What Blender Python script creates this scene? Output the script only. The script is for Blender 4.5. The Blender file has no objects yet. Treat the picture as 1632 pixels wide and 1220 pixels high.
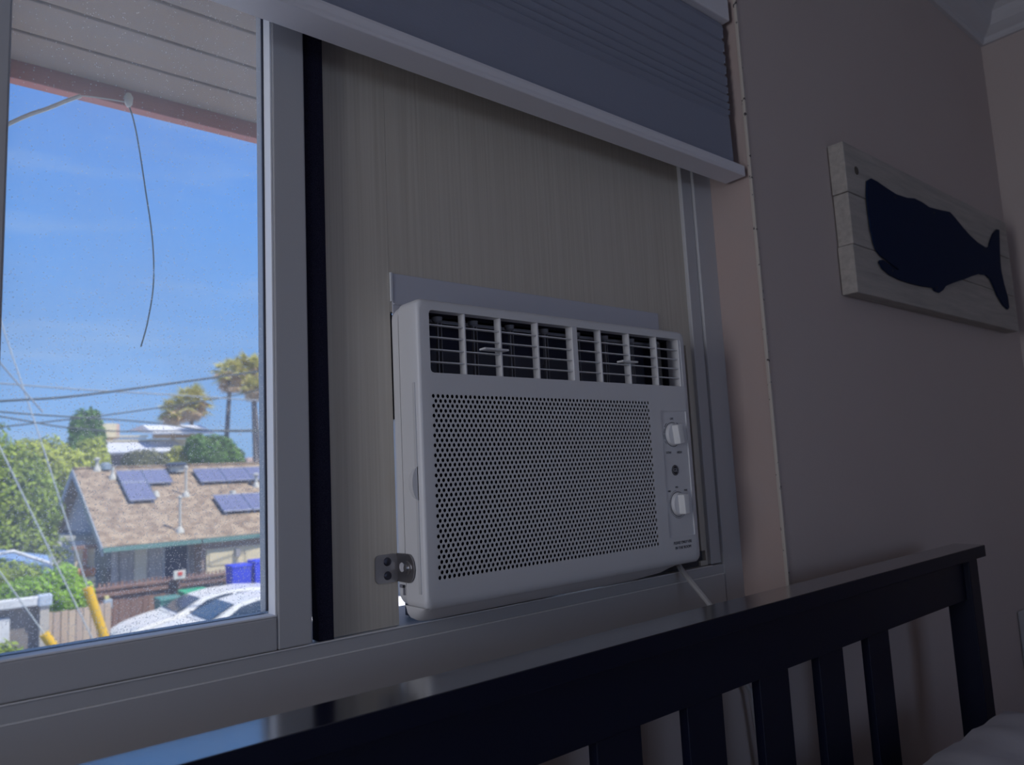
import bpy, bmesh, math, random
from mathutils import Vector, Matrix
random.seed(7)
SC = bpy.context.scene
COL = SC.collection
H = 1.42            # eye height above the bedroom floor; all shapes below are laid out with the eye at the origin

# ---------------------------------------------------------------- camera, sky, sun, lamps, exposure
def make_camera():
    yaw, pitch, roll, f = 0.69386, 0.12037, -0.04926, 1180.0
    fw = Vector((math.sin(yaw)*math.cos(pitch), math.cos(yaw)*math.cos(pitch), math.sin(pitch)))
    r0 = Vector((math.cos(yaw), -math.sin(yaw), 0)); u0 = r0.cross(fw)
    r = math.cos(roll)*r0 + math.sin(roll)*u0
    u = r.cross(fw)
    cam = bpy.data.cameras.new('camera'); o = bpy.data.objects.new('camera', cam); COL.objects.link(o)
    M = Matrix((r, u, -fw)).transposed().to_4x4(); M.translation = (0, 0, H)
    o.matrix_world = M
    cam.sensor_fit = 'HORIZONTAL'; cam.sensor_width = 36; cam.lens = 36*f/1632
    cam.clip_start = 0.01; cam.clip_end = 600
    cam.dof.use_dof = True; cam.dof.focus_distance = 0.8; cam.dof.aperture_fstop = 8.0
    SC.camera = o
make_camera()

def make_world():
    w = bpy.data.worlds.new('sky'); SC.world = w; w.use_nodes = True
    nt = w.node_tree; nt.nodes.clear(); N = nt.nodes.new; L = nt.links.new
    out = N('ShaderNodeOutputWorld'); bg = N('ShaderNodeBackground'); L(bg.outputs[0], out.inputs[0])
    tc = N('ShaderNodeTexCoord'); sep = N('ShaderNodeSeparateXYZ'); L(tc.outputs['Generated'], sep.inputs[0])
    ramp = N('ShaderNodeValToRGB'); L(sep.outputs['Z'], ramp.inputs[0])
    st = [(0.0, (.36, .58, .93)), (.10, (.29, .53, .98)), (.30, (.175, .42, .98)), (.55, (.115, .30, .88)), (1.0, (.05, .15, .60))]
    e = ramp.color_ramp.elements
    e[0].position, e[0].color = st[0][0], st[0][1]+(1,)
    e[1].position, e[1].color = st[-1][0], st[-1][1]+(1,)
    for p, c in st[1:-1]:
        q = e.new(p); q.color = c+(1,)
    # thin cirrus streaks
    mp = N('ShaderNodeMapping'); L(tc.outputs['Generated'], mp.inputs[0]); mp.inputs['Scale'].default_value = (2.0, 3.0, 14.0)
    mp.inputs['Rotation'].default_value = (.25, .1, 0)
    no = N('ShaderNodeTexNoise'); L(mp.outputs[0], no.inputs['Vector']); no.inputs['Scale'].default_value = 1.6; no.inputs['Detail'].default_value = 5
    cr = N('ShaderNodeValToRGB'); L(no.outputs['Fac'], cr.inputs[0]); cr.color_ramp.elements[0].position = .52; cr.color_ramp.elements[1].position = .82
    cr.color_ramp.elements[1].color = (.45, .45, .45, 1)
    mx = N('ShaderNodeMixRGB'); L(cr.outputs[0], mx.inputs[0]); L(ramp.outputs[0], mx.inputs[1]); mx.inputs[2].default_value = (.55, .68, .9, 1)
    L(mx.outputs[0], bg.inputs[0]); bg.inputs[1].default_value = 1.0
make_world()

def lamp(name, kind, loc, direction, energy, color, **kw):
    l = bpy.data.lights.new(name, kind); l.energy = energy; l.color = color
    for k, v in kw.items(): setattr(l, k, v)
    o = bpy.data.objects.new(name, l); COL.objects.link(o); o.location = loc
    o.rotation_euler = Vector(direction).to_track_quat('-Z', 'Y').to_euler()
    return o
lamp('sun', 'SUN', (0, 0, 30), (-.38, .50, -1), 5.4, (1, .93, .82), angle=.01)
# fill lamp added behind the camera to lift the dim room
lamp('back_fill', 'AREA', (.3, -2.58, H+.15), (.08, 1, 0), 2.0, (.86, .85, 1.0), shape='RECTANGLE', size=1.5, size_y=1.0)
# strong side lamp added for the light from the left, out of view
lamp('side_fill', 'AREA', (-1.66, .20, H+.15), (1, .04, 0), 10.0, (.95, .95, 1.0), shape='RECTANGLE', size=.5, size_y=1.0)
SC.view_settings.view_transform = 'Standard'; SC.view_settings.look = 'None'
SC.view_settings.gamma = 1; SC.view_settings.exposure = 0; SC.view_settings.use_curve_mapping = False
SC.cycles.max_bounces = 10; SC.cycles.transparent_max_bounces = 16

# ---------------------------------------------------------------- materials
MATS = {}
def mat(name, col, rough=.5, metal=0, noise=None, bump=None, spec=.5, trans=0, stretch=None, rnd=None):
    """noise=(scale, amount, colour2), bump=(scale, strength), stretch=(x,y,z) of the coordinates, rnd=amount of value change per island"""
    if name in MATS: return MATS[name]
    m = bpy.data.materials.new(name); m.use_nodes = True; MATS[name] = m
    nt = m.node_tree; N = nt.nodes.new; L = nt.links.new; b = nt.nodes['Principled BSDF']
    b.inputs['Base Color'].default_value = tuple(col)+(1,); b.inputs['Roughness'].default_value = rough
    b.inputs['Metallic'].default_value = metal; b.inputs['Specular IOR Level'].default_value = spec
    tc = N('ShaderNodeTexCoord'); mp = N('ShaderNodeMapping'); L(tc.outputs['Object'], mp.inputs[0])
    if stretch: mp.inputs['Scale'].default_value = stretch
    src = None
    if noise:
        n = N('ShaderNodeTexNoise'); L(mp.outputs[0], n.inputs['Vector']); n.inputs['Scale'].default_value = noise[0]; n.inputs['Detail'].default_value = 6
        r = N('ShaderNodeValToRGB'); L(n.outputs['Fac'], r.inputs[0]); r.color_ramp.elements[0].position = .5-.5*noise[1]*.6; r.color_ramp.elements[1].position = .5+.5*noise[1]*.6
        r.color_ramp.elements[0].color = tuple(col)+(1,); r.color_ramp.elements[1].color = tuple(noise[2])+(1,)
        src = r.outputs[0]
    if rnd:
        g = N('ShaderNodeNewGeometry'); hs = N('ShaderNodeHueSaturation')
        mr = N('ShaderNodeMapRange'); L(g.outputs['Random Per Island'], mr.inputs[0]); mr.inputs[3].default_value = 1-rnd; mr.inputs[4].default_value = 1+rnd
        L(mr.outputs[0], hs.inputs['Value'])
        if src: L(src, hs.inputs['Color'])
        else: hs.inputs['Color'].default_value = tuple(col)+(1,)
        src = hs.outputs[0]
    if src: L(src, b.inputs['Base Color'])
    if bump:
        n2 = N('ShaderNodeTexNoise'); L(mp.outputs[0], n2.inputs['Vector']); n2.inputs['Scale'].default_value = bump[0]; n2.inputs['Detail'].default_value = 4
        bp = N('ShaderNodeBump'); L(n2.outputs['Fac'], bp.inputs['Height']); bp.inputs['Strength'].default_value = bump[1]; bp.inputs['Distance'].default_value = .002
        L(bp.outputs[0], b.inputs['Normal'])
    if trans:
        t = N('ShaderNodeBsdfTranslucent'); t.inputs[0].default_value = tuple(col)+(1,)
        if src: L(src, t.inputs[0])
        mx = N('ShaderNodeMixShader'); mx.inputs[0].default_value = trans
        o = nt.nodes['Material Output']; L(b.outputs[0], mx.inputs[1]); L(t.outputs[0], mx.inputs[2]); L(mx.outputs[0], o.inputs[0])
    return m

def glass_mat():
    m = bpy.data.materials.new('dusty_glass'); m.use_nodes = True; nt = m.node_tree; nt.nodes.clear(); N = nt.nodes.new; L = nt.links.new
    out = N('ShaderNodeOutputMaterial'); tr = N('ShaderNodeBsdfTransparent'); tr.inputs[0].default_value = (.95, .97, .97, 1)
    gl = N('ShaderNodeBsdfGlossy'); gl.inputs['Roughness'].default_value = .02
    fr = N('ShaderNodeFresnel'); fr.inputs[0].default_value = 1.45
    m1 = N('ShaderNodeMixShader'); mf = N('ShaderNodeMath'); mf.operation = 'MULTIPLY'; mf.inputs[1].default_value = .5
    L(fr.outputs[0], mf.inputs[0]); L(mf.outputs[0], m1.inputs[0]); L(tr.outputs[0], m1.inputs[1]); L(gl.outputs[0], m1.inputs[2])
    du = N('ShaderNodeBsdfTranslucent'); du.inputs[0].default_value = (1, .97, .92, 1)
    dd = N('ShaderNodeBsdfDiffuse'); dd.inputs[0].default_value = (.8, .8, .8, 1)
    da = N('ShaderNodeMixShader'); da.inputs[0].default_value = .25; L(du.outputs[0], da.inputs[1]); L(dd.outputs[0], da.inputs[2])
    tc = N('ShaderNodeTexCoord'); sep = N('ShaderNodeSeparateXYZ'); L(tc.outputs['Object'], sep.inputs[0])
    fac = None
    for scale, thr, rr in ((760, .15, .58), (420, .09, .80)):
        v = N('ShaderNodeTexVoronoi'); v.inputs['Scale'].default_value = scale; L(tc.outputs['Object'], v.inputs['Vector'])
        lt = N('ShaderNodeMath'); lt.operation = 'LESS_THAN'; L(v.outputs['Distance'], lt.inputs[0]); lt.inputs[1].default_value = thr*2.2
        cs = N('ShaderNodeSeparateColor'); L(v.outputs['Color'], cs.inputs[0])
        # specks lie thick on the lower part of the pane
        rg = N('ShaderNodeMapRange'); L(sep.outputs['Z'], rg.inputs[0]); rg.inputs[1].default_value = .02; rg.inputs[2].default_value = .42
        rg.inputs[3].default_value = rr; rg.inputs[4].default_value = .97
        gt = N('ShaderNodeMath'); gt.operation = 'GREATER_THAN'; L(cs.outputs[0], gt.inputs[0]); L(rg.outputs[0], gt.inputs[1])
        mu = N('ShaderNodeMath'); mu.operation = 'MULTIPLY'; L(lt.outputs[0], mu.inputs[0]); L(gt.outputs[0], mu.inputs[1])
        if fac:
            mxx = N('ShaderNodeMath'); mxx.operation = 'MAXIMUM'; L(fac, mxx.inputs[0]); L(mu.outputs[0], mxx.inputs[1]); fac = mxx.outputs[0]
        else: fac = mu.outputs[0]
    nz = N('ShaderNodeTexNoise'); nz.inputs['Scale'].default_value = 9; nz.inputs['Detail'].default_value = 5; L(tc.outputs['Object'], nz.inputs['Vector'])
    hz = N('ShaderNodeMapRange'); L(nz.outputs['Fac'], hz.inputs[0]); hz.inputs[1].default_value = .35; hz.inputs[2].default_value = .7; hz.inputs[3].default_value = .07; hz.inputs[4].default_value = .16
    sm = N('ShaderNodeMath'); sm.operation = 'MULTIPLY_ADD'; L(fac, sm.inputs[0]); sm.inputs[1].default_value = .5; L(hz.outputs[0], sm.inputs[2])
    m2 = N('ShaderNodeMixShader'); L(sm.outputs[0], m2.inputs[0]); L(m1.outputs[0], m2.inputs[1]); L(da.outputs[0], m2.inputs[2])
    L(m2.outputs[0], out.inputs[0]); return m

def chip_mat():
    """painted corner with small dark chips"""
    m = mat('chipped_corner', (.50, .44, .40), .7)
    nt = m.node_tree; N = nt.nodes.new; L = nt.links.new; b = nt.nodes['Principled BSDF']
    tc = N('ShaderNodeTexCoord'); n = N('ShaderNodeTexNoise'); n.inputs['Scale'].default_value = 90; n.inputs['Detail'].default_value = 3; L(tc.outputs['Object'], n.inputs['Vector'])
    r = N('ShaderNodeValToRGB'); L(n.outputs['Fac'], r.inputs[0]); r.color_ramp.elements[0].position = .34; r.color_ramp.elements[0].color = (.05, .045, .05, 1)
    r.color_ramp.elements[1].position = .38; r.color_ramp.elements[1].color = (.50, .45, .41, 1); L(r.outputs[0], b.inputs['Base Color'])
    return m

def streak_mat():
    """thin vertical-grain plywood"""
    m = mat('plywood', (.5, .45, .38), .65)
    nt = m.node_tree; N = nt.nodes.new; L = nt.links.new; b = nt.nodes['Principled BSDF']
    tc = N('ShaderNodeTexCoord'); mp = N('ShaderNodeMapping'); mp.inputs['Scale'].default_value = (1, 1, .012); L(tc.outputs['Object'], mp.inputs[0])
    n = N('ShaderNodeTexNoise'); n.inputs['Scale'].default_value = 260; n.inputs['Detail'].default_value = 4; L(mp.outputs[0], n.inputs['Vector'])
    r = N('ShaderNodeValToRGB'); L(n.outputs['Fac'], r.inputs[0])
    r.color_ramp.elements[0].position = .28; r.color_ramp.elements[0].color = (.47, .42, .34, 1)
    r.color_ramp.elements[1].position = .62; r.color_ramp.elements[1].color = (.60, .55, .47, 1)
    n3 = N('ShaderNodeTexNoise'); n3.inputs['Scale'].default_value = 5; L(tc.outputs['Object'], n3.inputs['Vector'])
    mx = N('ShaderNodeMixRGB'); mx.blend_type = 'MIX'; L(n3.outputs['Fac'], mx.inputs[0]); L(r.outputs[0], mx.inputs[1]); mx.inputs[2].default_value = (.56, .52, .47, 1)
    mf = N('ShaderNodeMath'); mf.operation = 'MULTIPLY'; mf.inputs[1].default_value = .8; L(n3.outputs['Fac'], mf.inputs[0]); L(mf.outputs[0], mx.inputs[0])
    L(mx.outputs[0], b.inputs['Base Color'])
    bp = N('ShaderNodeBump'); bp.inputs['Strength'].default_value = .25; bp.inputs['Distance'].default_value = .0008; L(n.outputs['Fac'], bp.inputs['Height']); L(bp.outputs[0], b.inputs['Normal'])
    return m

def shingle_mat():
    m = mat('shingle', (.42, .31, .23), .9)
    nt = m.node_tree; N = nt.nodes.new; L = nt.links.new; b = nt.nodes['Principled BSDF']
    tc = N('ShaderNodeTexCoord'); br = N('ShaderNodeTexBrick'); L(tc.outputs['Object'], br.inputs['Vector'])
    mp = N('ShaderNodeMapping'); L(tc.outputs['Object'], mp.inputs[0]); L(mp.outputs[0], br.inputs['Vector'])
    br.inputs['Scale'].default_value = 3; br.inputs['Brick Width'].default_value = .9; br.inputs['Row Height'].default_value = .42
    br.inputs['Color1'].default_value = (.36, .25, .17, 1); br.inputs['Color2'].default_value = (.25, .18, .13, 1); br.inputs['Mortar'].default_value = (.20, .14, .11, 1); br.inputs['Mortar Size'].default_value = .02
    n = N('ShaderNodeTexNoise'); n.inputs['Scale'].default_value = 3.4; n.inputs['Detail'].default_value = 4; L(tc.outputs['Object'], n.inputs['Vector'])
    r = N('ShaderNodeValToRGB'); L(n.outputs['Fac'], r.inputs[0]); r.color_ramp.elements[0].position = .38; r.color_ramp.elements[0].color = (.22, .155, .11, 1); r.color_ramp.elements[1].position = .60; r.color_ramp.elements[1].color = (.50, .385, .27, 1)
    mx = N('ShaderNodeMixRGB'); mx.inputs[0].default_value = .7; L(br.outputs[0], mx.inputs[1]); L(r.outputs[0], mx.inputs[2]); L(mx.outputs[0], b.inputs['Base Color'])
    return m

WHITE = mat('white_plastic', (.70, .70, .72), .38, bump=(900, .03))
FRAME = mat('vinyl_frame', (.48, .48, .50), .4)
GLASS = glass_mat()
PLY = streak_mat()
FOAM = mat('black_foam', (.006, .006, .018), .95, spec=.05, bump=(1400, .9), noise=(1500, .5, (.03, .03, .055)))
WALLM = mat('beige_paint', (.52, .44, .42), .8, bump=(260, .10), noise=(3, .9, (.54, .47, .45)))
REVEAL = mat('peach_paint', (.46, .35, .32), .75, bump=(260, .1), noise=(6, .8, (.42, .35, .34)))
CEIL = mat('ceiling_paint', (.56, .55, .58), .8, bump=(120, .08))
NAVY = mat('navy_lacquer', (.0008, .0025, .016), .45, spec=.22, bump=(140, .05), stretch=(1, 10, 10))
CAPN = mat('navy_lacquer_polished', (.0015, .003, .016), .17, spec=.9, bump=(140, .03), stretch=(1, 10, 10))
_p = CAPN.node_tree.nodes['Principled BSDF']; _p.inputs['IOR'].default_value = 1.5; _p.inputs['Coat Weight'].default_value = 1; _p.inputs['Coat Roughness'].default_value = .14; _p.inputs['Coat IOR'].default_value = 1.6
BLINDF = mat('blind_fabric', (.27, .29, .37), .85, bump=(900, .15), trans=.05, stretch=(.2, 1, 1))
BLINDR = mat('blind_rail', (.74, .73, .78), .35)
STEEL = mat('zinc_steel', (.42, .41, .42), .34, metal=1, bump=(200, .1))
DARK = mat('dark_interior', (.010, .011, .022), .8)
PRINT = mat('printed_ink', (.02, .02, .03), .6)
SHEET = mat('bed_sheet', (.60, .60, .66), .9, bump=(60, .2), noise=(14, .8, (.52, .52, .58)))
WOODW = mat('whitewashed_wood', (.48, .44, .41), .85, noise=(9, .9, (.33, .31, .29)), bump=(40, .6), stretch=(1, 12, 12))
WHALE = mat('navy_enamel', (.004, .014, .05), .7, spec=.12)

# ---------------------------------------------------------------- mesh helpers
def box(bm, x0, x1, y0, y1, z0, z1, bev=0, seg=2):
    t = bmesh.new(); bmesh.ops.create_cube(t, size=1)
    for v in t.verts: v.co = Vector(((x0+x1)/2+v.co.x*(x1-x0), (y0+y1)/2+v.co.y*(y1-y0), (z0+z1)/2+v.co.z*(z1-z0)))
    if bev: bmesh.ops.bevel(t, geom=t.edges[:], offset=bev, segments=seg, affect='EDGES', profile=.5)
    merge(bm, t)
def merge(bm, t):
    me = bpy.data.meshes.new('t'); t.to_mesh(me); t.free(); bm.from_mesh(me); bpy.data.meshes.remove(me)
def prism(bm, pts, axis, a, b, bev=0):
    """polygon pts in the two other axes (in x,y,z order), extruded along axis from a to b"""
    def mk(p, c):
        q = [p[0], p[1]]; q.insert('xyz'.index(axis), c); return q
    t = bmesh.new(); f0 = [t.verts.new(mk(p, a)) for p in pts]; f1 = [t.verts.new(mk(p, b)) for p in pts]
    n = len(pts); t.faces.new(f0); t.faces.new(f1[::-1])
    for i in range(n): t.faces.new((f0[i], f1[i], f1[(i+1) % n], f0[(i+1) % n]))
    bmesh.ops.recalc_face_normals(t, faces=t.faces[:])
    if bev: bmesh.ops.bevel(t, geom=t.edges[:], offset=bev, segments=2, affect='EDGES')
    bmesh.ops.triangulate(t, faces=[f for f in t.faces if len(f.verts) > 4])
    merge(bm, t)
def tube(bm, pts, r, n=8, r1=None):
    pts = [Vector(p) for p in pts]; t = bmesh.new(); rings = []
    for i, p in enumerate(pts):
        d = (pts[min(i+1, len(pts)-1)]-pts[max(i-1, 0)]).normalized()
        a = d.cross(Vector((0, 0, 1)))
        if a.length < 1e-3: a = d.cross(Vector((1, 0, 0)))
        a.normalize(); b = d.cross(a)
        rr = r if r1 is None else r+(r1-r)*i/(len(pts)-1)
        rings.append([t.verts.new(p+rr*(math.cos(2*math.pi*k/n)*a+math.sin(2*math.pi*k/n)*b)) for k in range(n)])
    for i in range(len(rings)-1):
        for k in range(n): t.faces.new((rings[i][k], rings[i][(k+1) % n], rings[i+1][(k+1) % n], rings[i+1][k]))
    t.faces.new(rings[0][::-1]); t.faces.new(rings[-1])
    bmesh.ops.recalc_face_normals(t, faces=t.faces[:]); merge(bm, t)
def smooth_pts(pts, k=6):
    P = [Vector(p) for p in pts]; out = []
    for i in range(len(P)-1):
        p0, p1, p2, p3 = P[max(i-1, 0)], P[i], P[i+1], P[min(i+2, len(P)-1)]
        for j in range(k):
            t = j/k; out.append(.5*((2*p1)+(-p0+p2)*t+(2*p0-5*p1+4*p2-p3)*t*t+(-p0+3*p1-3*p2+p3)*t**3))
    out.append(P[-1]); return out
def lathe(bm, c, axis, prof, n=32):
    """prof: (distance along axis, radius)"""
    a = Vector(axis).normalized(); u = a.orthogonal().normalized(); v = a.cross(u); c = Vector(c); t = bmesh.new(); R = []
    for d, r in prof: R.append([t.verts.new(c+a*d+r*(math.cos(2*math.pi*k/n)*u+math.sin(2*math.pi*k/n)*v)) for k in range(n)])
    for i in range(len(R)-1):
        for k in range(n): t.faces.new((R[i][k], R[i][(k+1) % n], R[i+1][(k+1) % n], R[i+1][k]))
    t.faces.new(R[0][::-1]); t.faces.new(R[-1]); bmesh.ops.recalc_face_normals(t, faces=t.faces[:]); merge(bm, t)
def rrect(x0, x1, z0, z1, r, n=6):
    p = []
    for cx, cz, a in ((x1-r, z1-r, 0), (x0+r, z1-r, 90), (x0+r, z0+r, 180), (x1-r, z0+r, 270)):
        for k in range(n+1):
            t = math.radians(a+90*k/n); p.append((cx+r*math.cos(t), cz+r*math.sin(t)))
    return p

ORG = {}
def link_mesh(name, me, m, parent, org):
    o = bpy.data.objects.new(name, me); COL.objects.link(o)
    if m: me.materials.append(m)
    if parent is not None: o.parent = parent; ORG[o.name] = ORG[parent.name]
    else: o.location = (org[0], org[1], org[2]+H); ORG[o.name] = Vector(org)
    return o
def obj(name, bm, m, parent=None, smooth=False, kind=None):
    me = bpy.data.meshes.new(name); 
    if parent is not None: org = ORG[parent.name]
    else:
        xs = [v.co.x for v in bm.verts]; ys = [v.co.y for v in bm.verts]; zs = [v.co.z for v in bm.verts]
        org = Vector(((min(xs)+max(xs))/2, (min(ys)+max(ys))/2, min(zs)))
    bmesh.ops.translate(bm, verts=bm.verts[:], vec=-org)
    bm.to_mesh(me); bm.free()
    if smooth:
        for p in me.polygons: p.use_smooth = True
        me.set_sharp_from_angle(angle=math.radians(38))
    o = link_mesh(name, me, m, parent, org)
    if smooth: o.modifiers.new('weighted', 'WEIGHTED_NORMAL').keep_sharp = True
    if kind: o['kind'] = kind
    return o
def tag(o, label, cat, group=None, kind=None):
    o['label'] = label; o['category'] = cat
    if group: o['group'] = group
    if kind: o['kind'] = kind
    return o
def thing(name, loc, label, cat, group=None):
    o = bpy.data.objects.new(name, None); COL.objects.link(o); o.empty_display_size = .1
    o.location = (loc[0], loc[1], loc[2]+H); ORG[o.name] = Vector(loc)
    return tag(o, label, cat, group)
def part(name, m, parent, *boxes, bev=0, smooth=False, kind=None):
    bm = bmesh.new()
    for b in boxes: box(bm, *b, bev=bev)
    return obj(name, bm, m, parent, smooth, kind)
def struct(name, m, *boxes, parent=None, bev=0):
    return part(name, m, parent, *boxes, bev=bev, kind='structure' if parent is None else None)
def text(s, size, loc, m, parent, name, rot=(math.pi/2, 0, 0), ext=.0001, sx=1.0):
    c = bpy.data.curves.new(name, 'FONT'); c.body = s; c.size = size; c.align_x = 'CENTER'; c.align_y = 'CENTER'; c.extrude = ext
    tmp = bpy.data.objects.new('tmp', c); COL.objects.link(tmp)
    dg = bpy.context.evaluated_depsgraph_get(); me = bpy.data.meshes.new_from_object(tmp.evaluated_get(dg)); bpy.data.objects.remove(tmp)
    M = Matrix.Translation(Vector(loc)-ORG[parent.name]) @ (Matrix.Rotation(rot[2], 4, 'Z') @ Matrix.Rotation(rot[0], 4, 'X')) @ Matrix.Diagonal((sx, 1, 1, 1))
    me.transform(M); o = bpy.data.objects.new(name, me); COL.objects.link(o); me.materials.clear(); me.materials.append(m); o.parent = parent; ORG[o.name] = ORG[parent.name]
    return o
def P(rx, rz, y): return Vector((rx*y, y, rz*y))

# ---------------------------------------------------------------- the room shell
YW, XR, ZC, ZT = .579, 2.096, 1.105, 1.02      # window wall, right wall, ceiling, top of the flat wall
YB, XL = -2.6, -1.7
OX0, OX1, OZ0, OZ1 = -.66, .967, -.212, .80     # window opening
w = bmesh.new()
for b in ((XL-.1, OX0, YW, .80, -H-.1, ZC), (OX1, XR+.1, YW, .80, -H-.1, ZC), (OX0, OX1, YW, .80, -H-.1, OZ0), (OX0, OX1, YW, .80, OZ1, ZC)): box(w, *b)
wall_front = obj('wall_front', w, WALLM, kind='structure')
# the peach lining of the window's right reveal
part('reveal_lining', REVEAL, wall_front, (OX1-.0015, OX1+.0005, YW+.0006, .66, OZ0, OZ1))
cb = bmesh.new(); box(cb, OX1-.003, OX1+.0015, YW-.0012, YW+.004, OZ0-.02, OZ1, bev=.0009)
obj('trim_1', cb, chip_mat(), kind='structure')
struct('wall_right', WALLM, (XR, XR+.1, YB-.1, YW, -H-.1, ZC))
struct('wall_left', WALLM, (XL-.1, XL, YB-.1, -.3, -H-.1, ZC), (XL-.1, XL, .46, YW, -H-.1, ZC), (XL-.1, XL, -.3, .46, -H-.1, -.42), (XL-.1, XL, -.3, .46, .72, ZC))
win3 = struct('added_window_3', FRAME, (XL-.08, XL-.02, -.3, -.26, -.42, .72), (XL-.08, XL-.02, .42, .46, -.42, .72), (XL-.08, XL-.02, -.26, .42, -.42, -.38), (XL-.08, XL-.02, -.26, .42, .68, .72))  # unseen window added to house the side lamp
part('pane', GLASS, win3, (XL-.055, XL-.05, -.26, .42, -.38, .68))
struct('wall_back', WALLM, (XL, -.5, YB-.1, YB, -H-.1, ZC), (1.1, XR, YB-.1, YB, -H-.1, ZC), (-.5, 1.1, YB-.1, YB, -H-.1, -.4), (-.5, 1.1, YB-.1, YB, .7, ZC))
win2 = struct('added_window_2', FRAME, (-.5, -.45, YB-.09, YB-.02, -.4, .7), (1.05, 1.1, YB-.09, YB-.02, -.4, .7), (-.45, 1.05, YB-.09, YB-.02, -.4, -.35), (-.45, 1.05, YB-.09, YB-.02, .65, .7))  # unseen window added to house the fill lamp
part('pane', GLASS, win2, (-.45, 1.05, YB-.06, YB-.056, -.35, .65))
struct('floor', mat('oak_floor', (.30, .21, .14), .5, noise=(12, .8, (.22, .15, .10)), stretch=(1, 6, 1)), (XL-.1, XR+.1, YB-.1, .80, -H-.1, -H))
struct('ceiling', CEIL, (XL-.1, XR+.1, YB-.1, .80, ZC, ZC+.08))
# crown moulding: an ogee, mitred in the corner
prof = [(0, 1.02), (.008, 1.02), (.012, 1.026), (.013, 1.034), (.022, 1.040), (.034, 1.050), (.042, 1.064), (.046, 1.078), (.058, 1.088), (.070, 1.092), (.072, 1.105), (0, 1.105)]
def crown(name, side):
    t = bmesh.new(); A = []; B = []
    for d, z in prof:
        if side == 'front': A.append(t.verts.new((XR-d, YW-d, z))); B.append(t.verts.new((XL, YW-d, z)))
        else: A.append(t.verts.new((XR-d, YW-d, z))); B.append(t.verts.new((XR-d, YB, z)))
    n = len(prof)
    for i in range(n): t.faces.new((A[i], A[(i+1) % n], B[(i+1) % n], B[i]))
    t.faces.new(A); t.faces.new(B[::-1]); bmesh.ops.recalc_face_normals(t, faces=t.faces[:])
    return obj(name, t, CEIL, kind='structure')
crown('trim_2', 'front'); crown('trim_3', 'right')
struct('baseboard_right', FRAME, (XR-.012, XR, YB, YW-.0125, -H, -H+.09)); struct('baseboard_front', FRAME, (XL, XR-.0125, YW-.012, YW, -H, -H+.09))
# the roof over the room and the eave outside the window
SOFF = mat('soffit_boards', (.34, .24, .165), .8, noise=(5, .9, (.28, .23, .20)), bump=(30, .4), stretch=(.3, 3, 3))
eave = bmesh.new()
prism(eave, [(.80, .722), (1.40, .722), (1.40, .735), (.80, 1.10)], 'x', -3.5, 4.0)
eave = obj('roof_eave', eave, SOFF, kind='structure'); eave['label'] = 'overhanging eave with board soffit above the window'
for i in range(6):
    part('soffit_board', SOFF, eave, (-3.5, 4.0, .802+i*.0985, .802+i*.0985+.092, .7145, .7225), bev=.002)
part('fascia_board', mat('barn_red_paint', (.62, .20, .17), .7, noise=(8, .7, (.50, .20, .17)), bump=(60, .4), stretch=(.3, 4, 4)), eave, (-3.5, 4.0, 1.40, 1.425, .690, .760), bev=.002)
struct('roof_slab', SOFF, (XL-.3, XR+.3, YB-.5, .80, ZC+.09, ZC+.2))

# unseen white slab added below the window to bounce sunlight up
struct('bounce_slab', mat('bounce_white', (.87, .85, .80), .8), (-4.5, 5.5, .9, 5.6, -1.20, -1.00))['label'] = 'added white slab below the window bouncing sunlight up'

# ---------------------------------------------------------------- window: frame, sash, glass
win = bmesh.new()
YF = .652
box(win, OX0, .9675, YF+.0015, .76, -.212, -.1455, bev=.0015)       # bottom member, upper step
box(win, OX0, .919, YF-.002, .70, -.212, -.1585, bev=.0012)        # bottom member, lower step
box(win, OX0, .9665, YF, .76, .74, .80, bev=.0015)
box(win, .9215, .9668, YF-.001, .76, -.2118, .7995, bev=.0012)           # right jamb, outer
box(win, .8965, .9208, YF+.003, .76, -.144, .78, bev=.0012)         # right jamb, inner lip
box(win, OX0, OX0+.045, YF, .76, -.21, .79, bev=.0015)
window = obj('window_1', win, FRAME, kind='structure')
for lx, ly, lz in ((.2945, YF+.0002, -.1452), (.919, YF-.0024, -.1583)):
    part('lit_track_edge', mat('lit_edge_white', (.80, .80, .80), .3), window, (OX0, lx if lz < -.15 else .8960, ly, ly+.0022, lz-.0008, lz+.0003), bev=.0002)  # paler strips paint the light caught along the track edges
sash = bmesh.new()
box(sash, .262, .2945, YF, .694, -.1445, .739, bev=.0016)            # meeting stile beside the foam
box(sash, -.010, .0548, YF, .694, -.1445, .739, bev=.0016)
box(sash, .0548, .262, YF, .694, -.1445, -.116, bev=.0016)
box(sash, .0548, .262, YF, .694, .70, .739, bev=.0016)
sash = obj('window_sash', sash, FRAME, window)
part('glazing_gasket', mat('gasket_dark', (.05, .055, .08), .6), sash, (.055, .256, .6675, .6712, -.1158, -.1142), (.2585, .2618, .6690, .6712, -.1125, .70))
part('glazing_bead', mat('bead_lit', (.86, .87, .90), .45), sash, (.055, .2615, .6522, .6670, -.1160, -.1143), (.2600, .2619, .6530, .6685, -.1150, .70), bev=.0004)  # bead coloured paler than the vinyl to paint sky light on the ledge
part('glass_pane', GLASS, sash, (.040, .275, .6725, .6755, -.13, .72))
bx = (-.614, -.0105)
fx = bmesh.new(); box(fx, bx[0], bx[0]+.04, .67, .70, -.144, .739); box(fx, bx[1]-.03, bx[1], .67, .70, -.144, .739); box(fx, bx[0]+.04, bx[1]-.03, .67, .70, -.144, -.11); box(fx, bx[0]+.04, bx[1]-.03, .67, .70, .70, .739)
fixed = obj('fixed_sash', fx, FRAME, window)
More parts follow.
